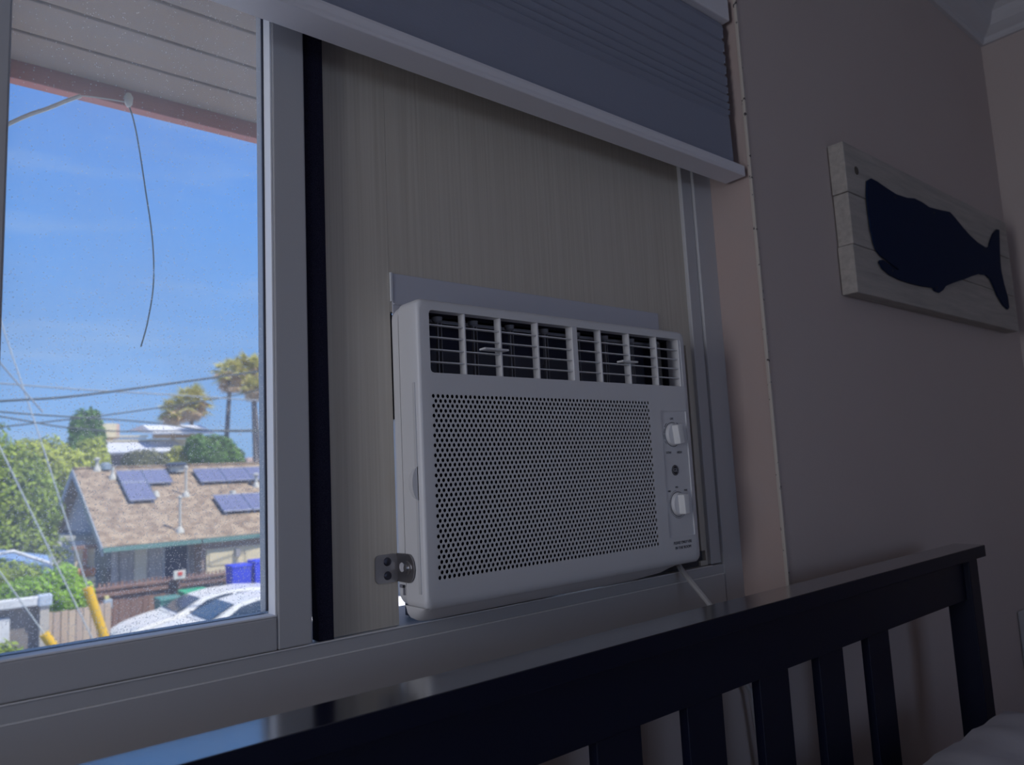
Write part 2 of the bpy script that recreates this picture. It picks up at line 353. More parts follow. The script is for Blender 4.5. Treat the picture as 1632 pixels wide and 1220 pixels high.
part('glass_pane', GLASS, fixed, (bx[0]+.03, bx[1]-.02, .684, .688, -.12, .71))

# foam strip squeezed between the stile and the plywood
fm = bmesh.new(); prev = None
rows = [(-.1445, .3012), (-.125, .3012), (-.10, .2985), (-.07, .2968), (0, .2955), (.2, .2948), (.739, .2948)]
L0 = [fm.verts.new(v) for z, x in rows for v in ((x, .6545, z), (.3145+(.0008 if z < .2 else 0), .6530, z), (.3145, .668, z), (x, .668, z))]
for i in range(len(rows)-1):
    a = i*4
    for k in range(4): fm.faces.new((L0[a+k], L0[a+(k+1) % 4], L0[a+4+(k+1) % 4], L0[a+4+k]))
fm.faces.new(L0[0:4][::-1]); fm.faces.new(L0[-4:]); bmesh.ops.recalc_face_normals(fm, faces=fm.faces[:])
tag(obj('foam_strip', fm, FOAM), 'black foam weather strip squeezed between white sash and tan plywood', 'foam strip')

# plywood infill panel with a cut-out for the air conditioner
CX0, CX1, CZ1 = .3892, .8840, .172
pl = thing('plywood_panel', (.6, .665, -.1455), 'tan vertical-grained plywood panel filling the window around the air conditioner', 'panel')
part('panel_board', PLY, pl, (.3153, CX0, .661, .668, -.1448, .738))
part('panel_board', PLY, pl, (CX0+.0003, .8964, .661, .668, CZ1, .738), (CX1-.004, .8964, .661, .668, -.1448, -.138), (.8925, .8964, .661, .668, -.138, -.124), (CX1, .8964, .661, .668, -.124, CZ1))
for q in ((CX0+.0002, .3930, .664, .70, .06, .171), (.42, .60, .664, .70, -.1445, -.1195), (.72, .745, .664, .70, -.1445, -.1195), (.765, .8195, .664, .70, -.1445, -.1195), (.8195, .888, .664, .70, -.1445, .171)): part('leak_block', mat('block_grey', (.05, .05, .06), .9), pl, q)  # unseen blocks added to shape the daylight leaking round the unit

# ---------------------------------------------------------------- air conditioner
ax0, ax1, az0, az1, YA = .3905, .822, -.1290, .1785, .613
ac = thing('window_air_conditioner', (.6, .65, -.129), 'white window air conditioner with perforated front grille set in the plywood panel', 'air conditioner')
fb = bmesh.new()
levels = [(.0080, YA, .004), (.0048, YA+.0006, .006), (.0022, YA+.0022, .008), (.0007, YA+.0050, .009), (0, YA+.010, .010), (0, YA+.034, .010), (.003, YA+.0352, .009)]
loops = []
for d, y, r in levels:
    xr = ax1-d*(1.5); pts = rrect(ax0+d*.55, xr, az0+d*1.35, az1-d, r, 6)
    loops.append([fb.verts.new((x, y, z)) for x, z in pts])
for i in range(len(loops)-1):
    n = len(loops[i])
    for k in range(n): fb.faces.new((loops[i][k], loops[i][(k+1) % n], loops[i+1][(k+1) % n], loops[i+1][k]))
VX0, VX1, VZ0, VZ1 = .4055, .8085, .1025, .1665
GX0, GX1, GZ0, GZ1 = .4050, .7365, -.1005, .0815
KX0, KX1, KZ0, KZ1 = .7565, .8090, -.0925, .0695
holes = [rrect(VX0, VX1, VZ0, VZ1, .004, 3), [(GX0, GZ0), (GX1, GZ0), (GX1, GZ1), (GX0, GZ1)], rrect(KX0, KX1, KZ0, KZ1, .001, 1)]
edges = [fb.edges.get((loops[0][k], loops[0][(k+1) % len(loops[0])])) for k in range(len(loops[0]))]
for h, dep in zip(holes, (.012, .0035, .0012)):
    vs = [fb.verts.new((x, YA, z)) for x, z in h]; v2 = [fb.verts.new((x, YA+dep, z)) for x, z in h]; n = len(vs)
    for k in range(n):
        edges.append(fb.edges.new((vs[k], vs[(k+1) % n])))
        fb.faces.new((vs[k], vs[(k+1) % n], v2[(k+1) % n], v2[k]))
    if dep < .002: fb.faces.new(v2)
bmesh.ops.triangle_fill(fb, use_beauty=True, edges=edges)
bmesh.ops.recalc_face_normals(fb, faces=fb.faces[:])
bezel = obj('front_cover', fb, WHITE, ac, smooth=True)
# perforated grille
verts = []; faces = []
NR, NC = 37, 58; ph = (GZ1-GZ0)/NR; pw = (GX1-GX0)/NC; RH = .00206; K = 12
def cell(x0, x1, z0, z1, cx, cz):
    b = len(verts); hw0, hw1, hh = cx-x0, x1-cx, (z1-z0)/2
    for k in range(K):
        a = 2*math.pi*(k+.5)/K; c, s = math.cos(a), math.sin(a)
        tx = (hw1 if c > 0 else hw0)/abs(c); tz = hh/abs(s); t = min(tx, tz); verts.append((cx+c*t, YA, cz+s*t))
    # pull the nearest perimeter points into the corners
    for (qx, qz) in ((x0, z0), (x1, z0), (x1, z1), (x0, z1)):
        j = min(range(K), key=lambda i: (verts[b+i][0]-qx)**2+(verts[b+i][2]-qz)**2); verts[b+j] = (qx, YA, qz)
    for y in (YA+.0001, YA+.0012):
        for k in range(K):
            a = 2*math.pi*(k+.5)/K; verts.append((cx+RH*math.cos(a), y, cz+RH*math.sin(a)))
    for k in range(K):
        j = (k+1) % K; faces.append((b+k, b+K+k, b+K+j, b+j)); faces.append((b+K+k, b+2*K+k, b+2*K+j, b+K+j))
for r in range(NR):
    z0 = GZ0+r*ph; z1 = z0+ph; off = (r % 2)*.5
    nc = NC if r % 2 == 0 else NC-1
    if r % 2:
        for xa, xb in ((GX0, GX0+pw/2), (GX1-pw/2, GX1)):
            b = len(verts); verts += [(xa, YA, z0), (xb, YA, z0), (xb, YA, z1), (xa, YA, z1)]; faces.append((b, b+1, b+2, b+3))
    for c in range(nc):
        x0 = GX0+(c+off)*pw; cell(x0, x0+pw, z0, z1, x0+pw/2, (z0+z1)/2)
o0 = ORG[ac.name]; me = bpy.data.meshes.new('perforated_grille'); me.from_pydata([(v[0]-o0.x, v[1]-o0.y, v[2]-o0.z) for v in verts], [], faces)
link_mesh('perforated_grille', me, WHITE, ac, None)
part('air_filter', mat('filter_mesh', (.010, .011, .026), .9, spec=.1, noise=(80, .8, (.02, .021, .04))), ac, (GX0-.004, GX1+.004, YA+.0048, YA+.006, GZ0-.004, GZ1+.004))
# the air outlet: dark duct, fins, slats, rear vanes, tabs
duct = bmesh.new()
box(duct, VX0-.003, VX1+.003, .680, .684, VZ0-.002, VZ1+.002); box(duct, VX0-.003, VX1+.003, .626, .684, VZ1+.002, VZ1+.004); box(duct, VX0-.003, VX1+.003, .626, .684, VZ0-.006, VZ0-.002)
box(duct, VX0-.005, VX0-.002, .626, .684, VZ0-.004, VZ1+.004); box(duct, VX1+.002, VX1+.005, .626, .684, VZ0-.004, VZ1+.004)
obj('outlet_duct', duct, mat('duct_grey', (.035, .037, .07), .8), ac)
part('duct_shroud', mat('shroud_grey', (.09, .09, .12), .7), ac, (VX0, VX1, .6790, .6798, VZ0, VZ0+.038))
for x in (.4505, .4985, .5525, .6545, .7065, .7595):
    part('louver_fin', WHITE, ac, (x-.0011, x+.0011, YA+.0012, YA+.0115, VZ0-.001, VZ1+.001), bev=.0004)
part('centre_mullion', WHITE, ac, (.6060, .6145, YA+.0006, YA+.0120, VZ0-.001, VZ1+.001), bev=.0005)
part('side_cheek', WHITE, ac, (.8040, .8087, YA+.0006, YA+.0200, VZ0-.001, VZ1+.001), bev=.0005)
for z in (.1520, .1395, .1268, .1140):
    part('louver_slat', WHITE, ac, (VX0-.0005, VX1, YA+.0022, YA+.0078, z-.0006, z+.0006), bev=.0002)
VANE = mat('vane_grey', (.30, .30, .34), .5)
for x in (.4330, .4800, .5320, .5850, .6380, .6880, .7380, .7880):
    v = part('rear_vane', VANE, ac, (x-.0005, x+.0005, .6380, .6420, VZ0, VZ1), (x+.0055, x+.0063, .6400, .6440, VZ0, VZ1))
    pv = bmesh.new(); lathe(pv, (x+.001, .641, VZ1-.006), (0, 0, 1), [(0, .003), (.002, .0055), (.006, .006)], 14); obj('pivot', pv, VANE, v, smooth=True)
for x0, x1, z in ((.4700, .5030, .1305), (.6840, .7130, .1295)):
    part('louver_tab', WHITE, ac, (x0, x1, YA-.0065, YA+.004, z-.0012, z+.0012), bev=.0008)
# control panel: knobs, print, emblem
KY = YA+.0012
for kx, kz, rot in ((.7795, .0385, -8), (.7805, -.0515, -3)):
    kb = bmesh.new(); lathe(kb, (kx, KY, kz), (0, -1, 0), [(0, .0148), (.003, .0146), (.0045, .0138), (.0050, .0120), (.0052, .004)], 40)
    knob = obj('dial', kb, WHITE, ac, smooth=True)
    g = bmesh.new(); box(g, -.0052, .0052, -.0115, 0, -.0125, .0125, bev=.0016)
    bmesh.ops.rotate(g, verts=g.verts[:], cent=(0, 0, 0), matrix=Matrix.Rotation(math.radians(rot), 3, 'Y'))
    bmesh.ops.translate(g, verts=g.verts[:], vec=(kx, KY-.0030, kz)); obj('dial_grip', g, mat('dial_plastic', (.80, .80, .80), .35), knob, smooth=True)
    rg = bmesh.new(); tube(rg, [(kx+.0158*math.cos(a*math.pi/24), KY-.0001, kz+.0158*math.sin(a*math.pi/24)) for a in range(49)], .00035, 5); obj('dial_ring', rg, PRINT, ac)
tk = bmesh.new()
for i in range(34):
    a = math.radians(100+i*7.6)
    if 34 > i >= 0:
        c = Vector((.7805+.0178*math.cos(a), 0, -.0515+.0178*math.sin(a))); box(tk, c.x-.0004, c.x+.0004, KY-.0002, KY+.0001, c.z-.0005, c.z+.0005)
obj('tick_marks', tk, PRINT, ac)
for a0, a1 in ((128, 148), (155, 175), (179, 199), (206, 222), (40, 58)):
    tk = bmesh.new(); tube(tk, [(.7795+.0182*math.cos(math.radians(a0+(a1-a0)*j/5)), KY, .0385+.0182*math.sin(math.radians(a0+(a1-a0)*j/5))) for j in range(6)], .00035, 5)
    obj('setting_arc', tk, PRINT, ac)
for s, x, z, sz in (('OFF', .7795, .0590, .0040), ('LOW', .7690, .0150, .0042), ('HIGH', .7905, .0150, .0042), ('MIN', .7640, -.0345, .0032), ('MID', .7795, -.0300, .0034), ('MAX', .7975, -.0345, .0032)):
    text(s, sz, (x, KY-.0002, z), PRINT, ac, 'printed_word')
text('PLEASE ONLY USE', .0050, (.7820, YA-.0002, -.1002), PRINT, ac, 'printed_notice', sx=.92)
text('IN THE ROOM', .0050, (.7825, YA-.0002, -.1066), PRINT, ac, 'printed_notice')
em = bmesh.new(); lathe(em, (.7790, KY, -.0080), (0, -1, 0), [(0, .0068), (.0006, .0068)], 32); emb = obj('round_emblem', em, PRINT, ac)
er = bmesh.new(); tube(er, [(.7790+.0057*math.cos(a*math.pi/20), KY-.0007, -.0080+.0057*math.sin(a*math.pi/20)) for a in range(41)], .00022, 4); LG = mat('emblem_grey', (.42, .42, .46), .5); obj('emblem_ring', er, LG, emb)
text('GE', .0068, (.7790, KY-.0008, -.0080), LG, emb, 'emblem_letters')
ch = bmesh.new(); R_ = []
base = [(.6150, -.1250), (.6190, -.1290), (.6260, -.1340), (.6350, -.1395), (.6440, -.1422), (.6500, -.1418), (.6520, -.1250)]
for x, k in ((.3912, .12), (.3925, .45), (.3960, .75), (.4020, .93), (.4120, 1), (.72, 1), (.76, .85), (.785, .5), (.80, .1)):
    R_.append([ch.verts.new((x, y, -.1250+(z+.1250)*k)) for y, z in base])
for a, b in zip(R_, R_[1:]):
    for k in range(len(base)-1): ch.faces.new((a[k], a[k+1], b[k+1], b[k]))
ch.faces.new(R_[0]); ch.faces.new(R_[-1]); bmesh.ops.recalc_face_normals(ch, faces=ch.faces[:])
obj('lower_chin', ch, WHITE, ac, smooth=True)
# side details: rear frame, seam, filter slot cover, finger tab
rf = bmesh.new()
o2 = rrect(ax0+.0004, ax1-.001, az0+.0012, az1-.0006, .015, 6); i2 = rrect(ax0+.010, ax1-.012, az0+.012, az1-.010, .008, 6)
for y0, y1 in ((.6489, .6608),):
    A = [rf.verts.new((x, y0, z)) for x, z in o2]; B = [rf.verts.new((x, y1, z)) for x, z in o2]; C = [rf.verts.new((x, y0, z)) for x, z in i2]; D = [rf.verts.new((x, y1, z)) for x, z in i2]; n = len(A)
    for k in range(n):
        j = (k+1) % n; rf.faces.new((A[k], A[j], B[j], B[k])); rf.faces.new((C[k], C[j], D[j], D[k])); rf.faces.new((A[k], A[j], C[j], C[k])); rf.faces.new((B[k], B[j], D[j], D[k]))
bmesh.ops.recalc_face_normals(rf, faces=rf.faces[:]); obj('rear_frame', rf, WHITE, ac, smooth=True)
part('filter_slot_cover', mat('slot_white', (.60, .60, .62), .45), ac, (ax0-.0009, ax0+.002, .6195, .6235, -.112, .093), bev=.0003)
tb = bmesh.new(); R_ = []
for k in range(7):                      # a half dome whose flat side faces the room
    t_ = k/6*math.pi/2; y_ = .6195+.0150*math.sin(t_); q = math.cos(t_)
    R_.append([tb.verts.new((ax0+.001-.0075*q*math.cos(math.radians(a)), y_, -.0065+.0165*q*math.sin(math.radians(a)))) for a in range(-90, 91, 12)])
tb.faces.new(R_[0])
for k in range(6):
    for a in range(len(R_[0])-1): tb.faces.new((R_[k][a], R_[k][a+1], R_[k+1][a+1], R_[k+1][a]))
bmesh.ops.remove_doubles(tb, verts=tb.verts[:], dist=1e-6); bmesh.ops.recalc_face_normals(tb, faces=tb.faces[:])
obj('finger_tab', tb, WHITE, ac, smooth=True)
part('latch_hook', mat('hook_grey', (.22, .22, .26), .5), ac, (ax0-.001, ax0+.001, .6500, .6590, -.1085, -.1055), (ax0-.001, ax0+.001, .6500, .6528, -.1155, -.1055), bev=.0003)
part('metal_housing', mat('housing_enamel', (.72, .72, .72), .4), ac, (.3938, .8180, .690, .96, -.1180, .1700), (.3938, .3955, .662, .6905, -.1180, .1700), (.8163, .8180, .662, .6905, -.1180, .1700), (.3955, .8163, .662, .6905, -.1180, -.1163), (.3955, .8163, .662, .6905, .1690, .1700))
part('top_seal_rail', mat('rail_white', (.52, .53, .60), .45), ac, (.3915, .8240, .6590, .6608, .165, .2135), (.3915, .8240, .6560, .6608, .1795, .1810), bev=.0004)
part('side_bead', mat('bead_vinyl', (.66, .68, .72), .35), ac, (.3895, .3915, .6580, .6606, .183, .214))
# steel angle bracket on the left side
br = bmesh.new()
prism(br, rrect(.3632, .3892, -.1025, -.0748, .005, 4), 'y', .6592, .6608, bev=.0003)
brk = obj('angle_bracket', br, STEEL, ac, smooth=True)
b2 = bmesh.new(); prism(b2, [(.6608, -.0748), (.6608, -.1025)]+[(.6395+.0110*math.cos(math.radians(a)), -.0886+.0139*math.sin(math.radians(a))) for a in range(270, 89, -15)], 'x', .3880, .3893, bev=.0003)
obj('bracket_leg', b2, STEEL, brk, smooth=True)
for x, z in ((.3768, -.0820), (.3768, -.0955)):
    s = bmesh.new(); lathe(s, (x, .6592, z), (0, -1, 0), [(0, .0043), (.001, .0040), (.0018, .0022)], 16); obj('screw', s, mat('dark_screw', (.06, .06, .08), .35, metal=.8), brk, smooth=True)
s = bmesh.new(); lathe(s, (.3880, .6400, -.0880), (-1, 0, 0), [(0, .0066), (.0008, .0062), (.0012, .0035), (.0030, .0030), (.0034, .0015)], 20); obj('bracket_bolt', s, STEEL, brk, smooth=True)
s = bmesh.new(); lathe(s, (.3880, .6505, -.0880), (-1, 0, 0), [(0, .0046), (.0002, .0046)], 20); obj('bracket_hole', s, mat('bright_hole', (.55, .55, .6), .5), brk)
# power cord
cd = bmesh.new(); tube(cd, smooth_pts([(.818, .655, -.127), (.816, .646, -.140), (.810, .600, -.180), (.809, .577, -.205), (.815, .570, -.235), (.826, .566, -.276), (.836, .565, -.308), (.852, .562, -.5), (.86, .560, -.9)]), .0036, 8)
obj('power_cord', cd, mat('cord_white', (.40, .39, .40), .45), ac, smooth=True)

# ---------------------------------------------------------------- cellular blind
bl = thing('cellular_blind', (.45, .60, .42), 'grey-blue pleated cellular blind drawn part way down over the window', 'blind')
BX0, BX1 = -.62, .9555
bm = bmesh.new()
prism(bm, [(.5822, .4230), (.5835, .4205), (.6165, .4195), (.6180, .4210), (.6180, .4340), (.6165, .4365), (.5850, .4372), (.5835, .4365), (.5828, .4330), (.5832, .4270)], 'x', BX0, BX1, bev=.0004)
obj('bottom_rail', bm, BLINDR, bl, smooth=True)
part('rail_end_cap', BLINDR, bl, (BX1, BX1+.0018, .5835, .6170, .4205, .4365), bev=.0007)
zs = [.4372, .5180, .527, .539, .552, .565, .583, .600, .619, .641, .6675]
fbm = bmesh.new(); front = [(.5945, .4372), (.5935, .450), (.5945, .5120)]
for a, b in zip(zs[1:-1], zs[2:]):
    front += [(.5960, a), (.5915, a+(b-a)*.55)]
front.append((.5960, zs[-1]))
back = [(1.212-y, z) for y, z in front]
pg = front+back[::-1]
prism(fbm, pg, 'x', BX0+.004, BX1-.010)
obj('pleated_fabric', fbm, BLINDF, bl)
for i, (a, b) in enumerate(zip(zs[1:-1], zs[2:])):
    part('cell_edge', BLINDF, bl, (BX1-.010, BX1-.0085, .5935, .5955, a+.001, a+(b-a)*.8))
part('head_rail', BLINDR, bl, (BX0, BX1, .5850, .6200, .6685, .7040), bev=.002)
part('mounting_valance', BLINDR, bl, (BX0, BX1-.001, .5870, .6220, .7090, .7700), bev=.002)

# ---------------------------------------------------------------- whale sign
sg = thing('whale_wall_sign', (1.6, .565, .266), 'whitewashed plank wall sign with a navy whale cut-out', 'wall art')
YS = .5505
for z0, z1, j in ((.4405, .5285, 0), (.3500, .4395, .0016), (.2665, .3490, -.0012)):
    p = part('plank', WOODW, sg, (1.2098+j, 2.000+j*.5, YS+abs(j)*.4, .5775, z0, z1), bev=.0016)
kn = bmesh.new(); lathe(kn, (1.2500, YS, .4850), (0, -1, 0), [(0, .0075), (.0004, .0074)], 20); obj('wood_knot', kn, mat('knot_brown', (.10, .085, .075), .8), sg)
W = [(1.2795,.4720),(1.2952,.4799),(1.3198,.4792),(1.3552,.4748),(1.3920,.4714),(1.4397,.4741),(1.4739,.4800),(1.5073,.4794),(1.5408,.4756),(1.5961,.4806),(1.6447,.4861),(1.6715,.4785),(1.7071,.4650),(1.7443,.4532),(1.7838,.4446),(1.8318,.4407),(1.8541,.4464),(1.8673,.4613),(1.8921,.4828),(1.9211,.4978),(1.9372,.4993),(1.9304,.4740),(1.9196,.4373),(1.9138,.4018),(1.9220,.3683),(1.9356,.3398),(1.9352,.3161),(1.9247,.3107),(1.8977,.3185),(1.8691,.3364),(1.8529,.3554),(1.8353,.3699),(1.8095,.3756),(1.7704,.3724),(1.7248,.3614),(1.6802,.3488),(1.6275,.3358),(1.5767,.3218),(1.5601,.3116),(1.5400,.3037),(1.5202,.3050),(1.5113,.3101),(1.4599,.3066),(1.4114,.3057),(1.3656,.3067),(1.3296,.3103),(1.3028,.3183),(1.2911,.3281),(1.2957,.3327),(1.3067,.3344),(1.3342,.3294),(1.3623,.3232),(1.3666,.3255),(1.3351,.3329),(1.3012,.3412),(1.2855,.3486),(1.2783,.3623),(1.2732,.3844),(1.2710,.4137),(1.2717,.4436)]
wb = bmesh.new(); prism(wb, W, 'y', .5465, .5490); whale = obj('whale_cutout', wb, WHALE, sg); whale['label'] = 'navy blue whale silhouette with an open mouth'
for x, z in ((1.385, .4640), (1.560, .4680), (1.640, .4780), (1.82, .4340), (1.80, .3840), (1.745, .3740), (1.53, .3130), (1.34, .3200)):
    n = bmesh.new(); lathe(n, (x, .5465, z), (0, -1, 0), [(0, .0026), (.0006, .0022)], 10); obj('nail', n, DARK, whale)
# wall plate
wp = thing('wall_plate', (1.875, .575, -.46), 'pale wall plate on the window wall near the right-hand corner', 'wall plate')
part('plate', mat('plate_white', (.50, .50, .52), .4), wp, (1.838, 1.910, .5735, .5788, -.462, -.345), bev=.003)
part('toggle', mat('plate_white', (.5, .5, .52), .4), wp, (1.869, 1.879, .5665, .575, -.415, -.392), bev=.001)

# ---------------------------------------------------------------- bed
bed = thing('bed_frame', (.62, .30, -H), 'navy slatted wooden headboard of a bed standing under the window', 'bed')
HX0, HX1, HZ = -.20, 1.3725, -.155
hc = part('headboard_cap', NAVY, bed, (HX0, HX1, .4655, .5116, HZ-.0186, HZ-.0006), bev=.0008)
part('cap_top_face', CAPN, hc, (HX0+.0008, HX1-.0008, .4662, .5110, HZ-.0008, HZ))
part('top_rail', NAVY, bed, (HX0+.06, 1.304, .476, .494, -.2335, HZ-.0186), bev=.001)
part('bottom_rail', NAVY, bed, (HX0+.06, 1.304, .476, .494, -1.05, -.93), bev=.001)
for x0, x1 in ((HX0+.03, HX0+.066), (1.3025, 1.3385)):
    part('post', NAVY, bed, (x0, x1, .4675, .5050, -H, HZ-.0186), bev=.0015)
xs = [(.975-.1255*k, .975-.1255*k+.0575) for k in range(0, 9)]
for x0, x1 in xs: part('slat', NAVY, bed, (x0, x1, .4785, .4895, -.93, -.2335), bev=.001)
part('side_rail', NAVY, bed, (HX0+.035, HX0+.06, -1.45, .4670, -.98, -.82), bev=.002); part('side_rail', NAVY, bed, (1.3090, 1.3340, -1.45, .4670, -.98, -.82), bev=.002)
part('footboard', NAVY, bed, (HX0+.03, 1.3385, -1.49, -1.455, -1.30, -.60), bev=.002)
for x in (HX0+.045, 1.323): part('leg', NAVY, bed, (x-.02, x+.02, -1.49, -1.45, -H, -1.30))
part('slat_base', NAVY, bed, (HX0+.062, 1.306, -1.45, .466, -.90, -.87))
mt = bmesh.new(); box(mt, HX0+.07, 1.296, -1.44, .4640, -.868, -.44, bev=.04, seg=4)
tag(obj('mattress', mt, SHEET, smooth=True), 'thick pale mattress lying in the navy bed', 'mattress')
pw_ = bmesh.new(); bmesh.ops.create_grid(pw_, x_segments=70, y_segments=70, size=1)
import mathutils.noise as mn
for v in pw_.verts:
    x, y = v.co.x, v.co.y; e = max(abs(x), abs(y)); edge = min(1, (1-e)*26)
    z = -.439+.058*math.sqrt(max(edge, 0))-(.045 if e > .999 else 0)
    X = .555+x*.725; Y = -.49+y*.945
    z += .005*mn.noise(Vector((X*9, Y*4, 0)))+.003*mn.noise(Vector((X*26, Y*12, 3)))
    v.co = (X, Y, z)
g = bmesh.ops.extrude_face_region(pw_, geom=pw_.faces[:]); bmesh.ops.translate(pw_, verts=[q for q in g['geom'] if isinstance(q, bmesh.types.BMVert)], vec=(0, 0, .012))
bmesh.ops.recalc_face_normals(pw_, faces=pw_.faces[:])
tag(obj('comforter', pw_, SHEET, smooth=True), 'pale rumpled comforter spread over the bed beside the headboard', 'bedding')

# ================================================================ outside
GZ = -4.15
ASPH = mat('concrete_ground', (.42, .40, .37), .9, noise=(.5, .8, (.33, .32, .30)))
struct('ground', ASPH, (-60, 140, .9, 320, GZ-.3, GZ))
struct('house_wall_below', mat('stucco', (.5, .45, .4), .9), (XL-.1, XR+.1, YB-.1, .80, GZ, -H-.12))

# the twine knotted round the fascia and the wire hanging from it
tw = bmesh.new(); tube(tw, smooth_pts([P(.076, .426, 1.396), P(.085, .435, 1.396), P(.105, .452, 1.396), P(.122, .464, 1.396), P(.142, .480, 1.396), P(.157, .491, 1.396)]), .0034, 6)
tube(tw, smooth_pts([P(.157, .491, 1.396), P(.170, .4935, 1.396), P(.190, .4960, 1.396), P(.206, .4975, 1.396)]), .0013, 5)
lathe(tw, P(.211, .502, 1.396), (0, 0, 1), [(-.014, .003), (-.006, .007), (.004, .008), (.012, .004)], 10)
tag(obj('twine', tw, mat('pale_twine', (.92, .90, .78), .9, bump=(300, .8)), smooth=True), 'pale twine knotted on the red fascia and running off to the left', 'twine')
dw = bmesh.new(); tube(dw, smooth_pts([P(a, b, 1.396) for a, b in ((.210,.498),(.217,.477),(.224,.441),(.232,.387),(.241,.322),(.243,.264),(.237,.214),(.229,.179))]), .0013, 6)
tag(obj('dangling_wire', dw, mat('green_wire', (.16, .24, .23), .6), smooth=True), 'thin dark wire dangling from the knot on the fascia', 'wire')

# overhead cables and guy wires
def cable(name, pts, y0, y1, r, label, colr, cat='cable', grp=None, ext=True):
    n = len(pts); q = [P(a, b, y0+(y1-y0)*i/(n-1)) for i, (a, b) in enumerate(pts)]
    if ext:
        q.insert(0, q[0]+(q[0]-q[1])*3); q.append(q[-1]+(q[-1]-q[-2])*3)
    t = bmesh.new(); tube(t, smooth_pts(q, 4), r, 6)
    return tag(obj(name, t, mat('cable_'+colr, {'dark': (.05, .07, .08), 'grey': (.30, .33, .36), 'pale': (.52, .55, .56)}[colr], .6), smooth=True), label, cat, grp)
G = 'overhead cables'
cable('power_cable', [(.085,.107),(.146,.113),(.212,.124),(.314,.143)], 15, 15, .022, 'thickest dark overhead cable rising to the right across the sky', 'dark', grp=G)
cable('power_cable', [(.084,.127),(.158,.123),(.212,.121),(.271,.119),(.394,.114)], 22, 22, .020, 'grey overhead cable sagging slightly downhill above the thick dark one', 'grey', grp=G)
cable('power_cable', [(.160,.088),(.189,.092),(.248,.102),(.303,.112),(.346,.121),(.394,.133)], 24, 24, .022, 'dark overhead cable rising to the right behind the palm crowns', 'dark', grp=G)
cable('power_cable', [(.085,.095),(.121,.092),(.185,.088),(.248,.083),(.318,.073),(.393,.072)], 18, 18, .018, 'upper of the two low cables crossing the tree tops', 'dark', grp=G)
cable('power_cable', [(.085,.090),(.115,.084),(.146,.078),(.199,.073),(.241,.073),(.30,.0735),(.39,.074)], 18.6, 18.6, .018, 'lower of the two low cables crossing the tree tops', 'dark', grp=G)
cable('service_wire', [(.074,.165),(.084,.150),(.126,.095)], 13, 13, .012, 'thin grey wire slanting down at the far left of the sky', 'grey', ext=False)
G = 'pale guy wires'
cable('guy_wire', [(.072,.235),(.084,.195),(.130,.045),(.175,-.109)], 16, 16, .013, 'pale guy wire running down to the taller yellow guard', 'pale', grp=G, ext=False)
cable('guy_wire', [(.060,.117),(.086,.056),(.164,-.128),(.182,-.170)], 15, 15, .013, 'pale guy wire crossing the trees without a yellow guard', 'pale', grp=G, ext=False)
cable('guy_wire', [(.060,-.030),(.090,-.081),(.133,-.154)], 14, 14, .012, 'lowest pale guy wire ending in the shorter yellow guard', 'pale', grp=G, ext=False)
YEL = mat('guard_yellow', (.80, .48, .02), .5)
for y, a, b, r, lb in ((16, (.175, -.109), (.203, -.200), .085, 'tall yellow plastic guy wire guard in front of the plank fence'), (14, (.133, -.154), (.170, -.217), .075, 'short yellow plastic guy wire guard low beside the grey post')):
    t = bmesh.new(); p0, p1 = P(a[0], a[1], y), P(b[0], b[1], y); k = (GZ-p0.z)/(p1.z-p0.z); tube(t, [p0, p0+(p1-p0)*max(k, .3)], r, 10)
    tag(obj('guy_wire_guard', t, YEL, smooth=True), lb, 'guard', 'yellow guy guards')

# ---- neighbour's house
YE, ZE = 27.0, -1.75; SL = .48; YR = 32.62; ZR = ZE+SL*(YR-YE); YFE = YR+(YR-YE); HX = 5.13; HXE = 17.5
hs = thing('neighbour_house', (10, 31, GZ), 'single-storey house with brown shingle roof and solar panels across the street', 'house')
SH = shingle_mat(); GREYW = mat('grey_siding', (.46, .46, .48), .85, noise=(3, .7, (.38, .38, .40)), stretch=(6, 6, 1)); CREAM = mat('cream_paint', (.78, .66, .44), .8)
def slab(name, a, b, c, d, th, m, parent):
    t = bmesh.new(); P4 = [Vector(q) for q in (a, b, c, d)]; n = (P4[1]-P4[0]).cross(P4[3]-P4[0]).normalized()
    if n.z < 0: n = -n
    v0 = [t.verts.new(q) for q in P4]; v1 = [t.verts.new(q-n*th) for q in P4]
    t.faces.new(v0); t.faces.new(v1[::-1])
    for i in range(4): t.faces.new((v0[i], v1[i], v1[(i+1) % 4], v0[(i+1) % 4]))
    bmesh.ops.recalc_face_normals(t, faces=t.faces[:]); return obj(name, t, m, parent)
def RT(x, y, up=0): return Vector((x, y, ZE+SL*(y-YE)+up))       # point on the street-side roof slope
slab('roof_slope', RT(HX, YE), RT(HXE, YE), RT(HXE, YR), RT(HX, YR), .12, SH, hs)
slab('roof_slope', (HX, YR, ZR), (HXE, YR, ZR), (HXE, YFE, ZE), (HX, YFE, ZE), .12, SH, hs)
TRIM = mat('grey_trim', (.42, .46, .52), .7); GREEN = mat('green_gutter', (.16, .30, .27), .6)
for a, b in (((HX-.03, YE, ZE), (HX-.03, YR, ZR)), ((HX-.03, YFE, ZE), (HX-.03, YR, ZR))):
    t = bmesh.new(); a, b = Vector(a), Vector(b); dn = Vector((0, 0, -.28))
    vs = [t.verts.new(q) for q in (a, b, b+dn, a+dn)]; vs2 = [t.verts.new(q.co+Vector((.06, 0, 0))) for q in vs]
    t.faces.new(vs); t.faces.new(vs2[::-1])
    for i in range(4): t.faces.new((vs[i], vs2[i], vs2[(i+1) % 4], vs[(i+1) % 4]))
    bmesh.ops.recalc_face_normals(t, faces=t.faces[:]); obj('barge_board', t, TRIM, hs)
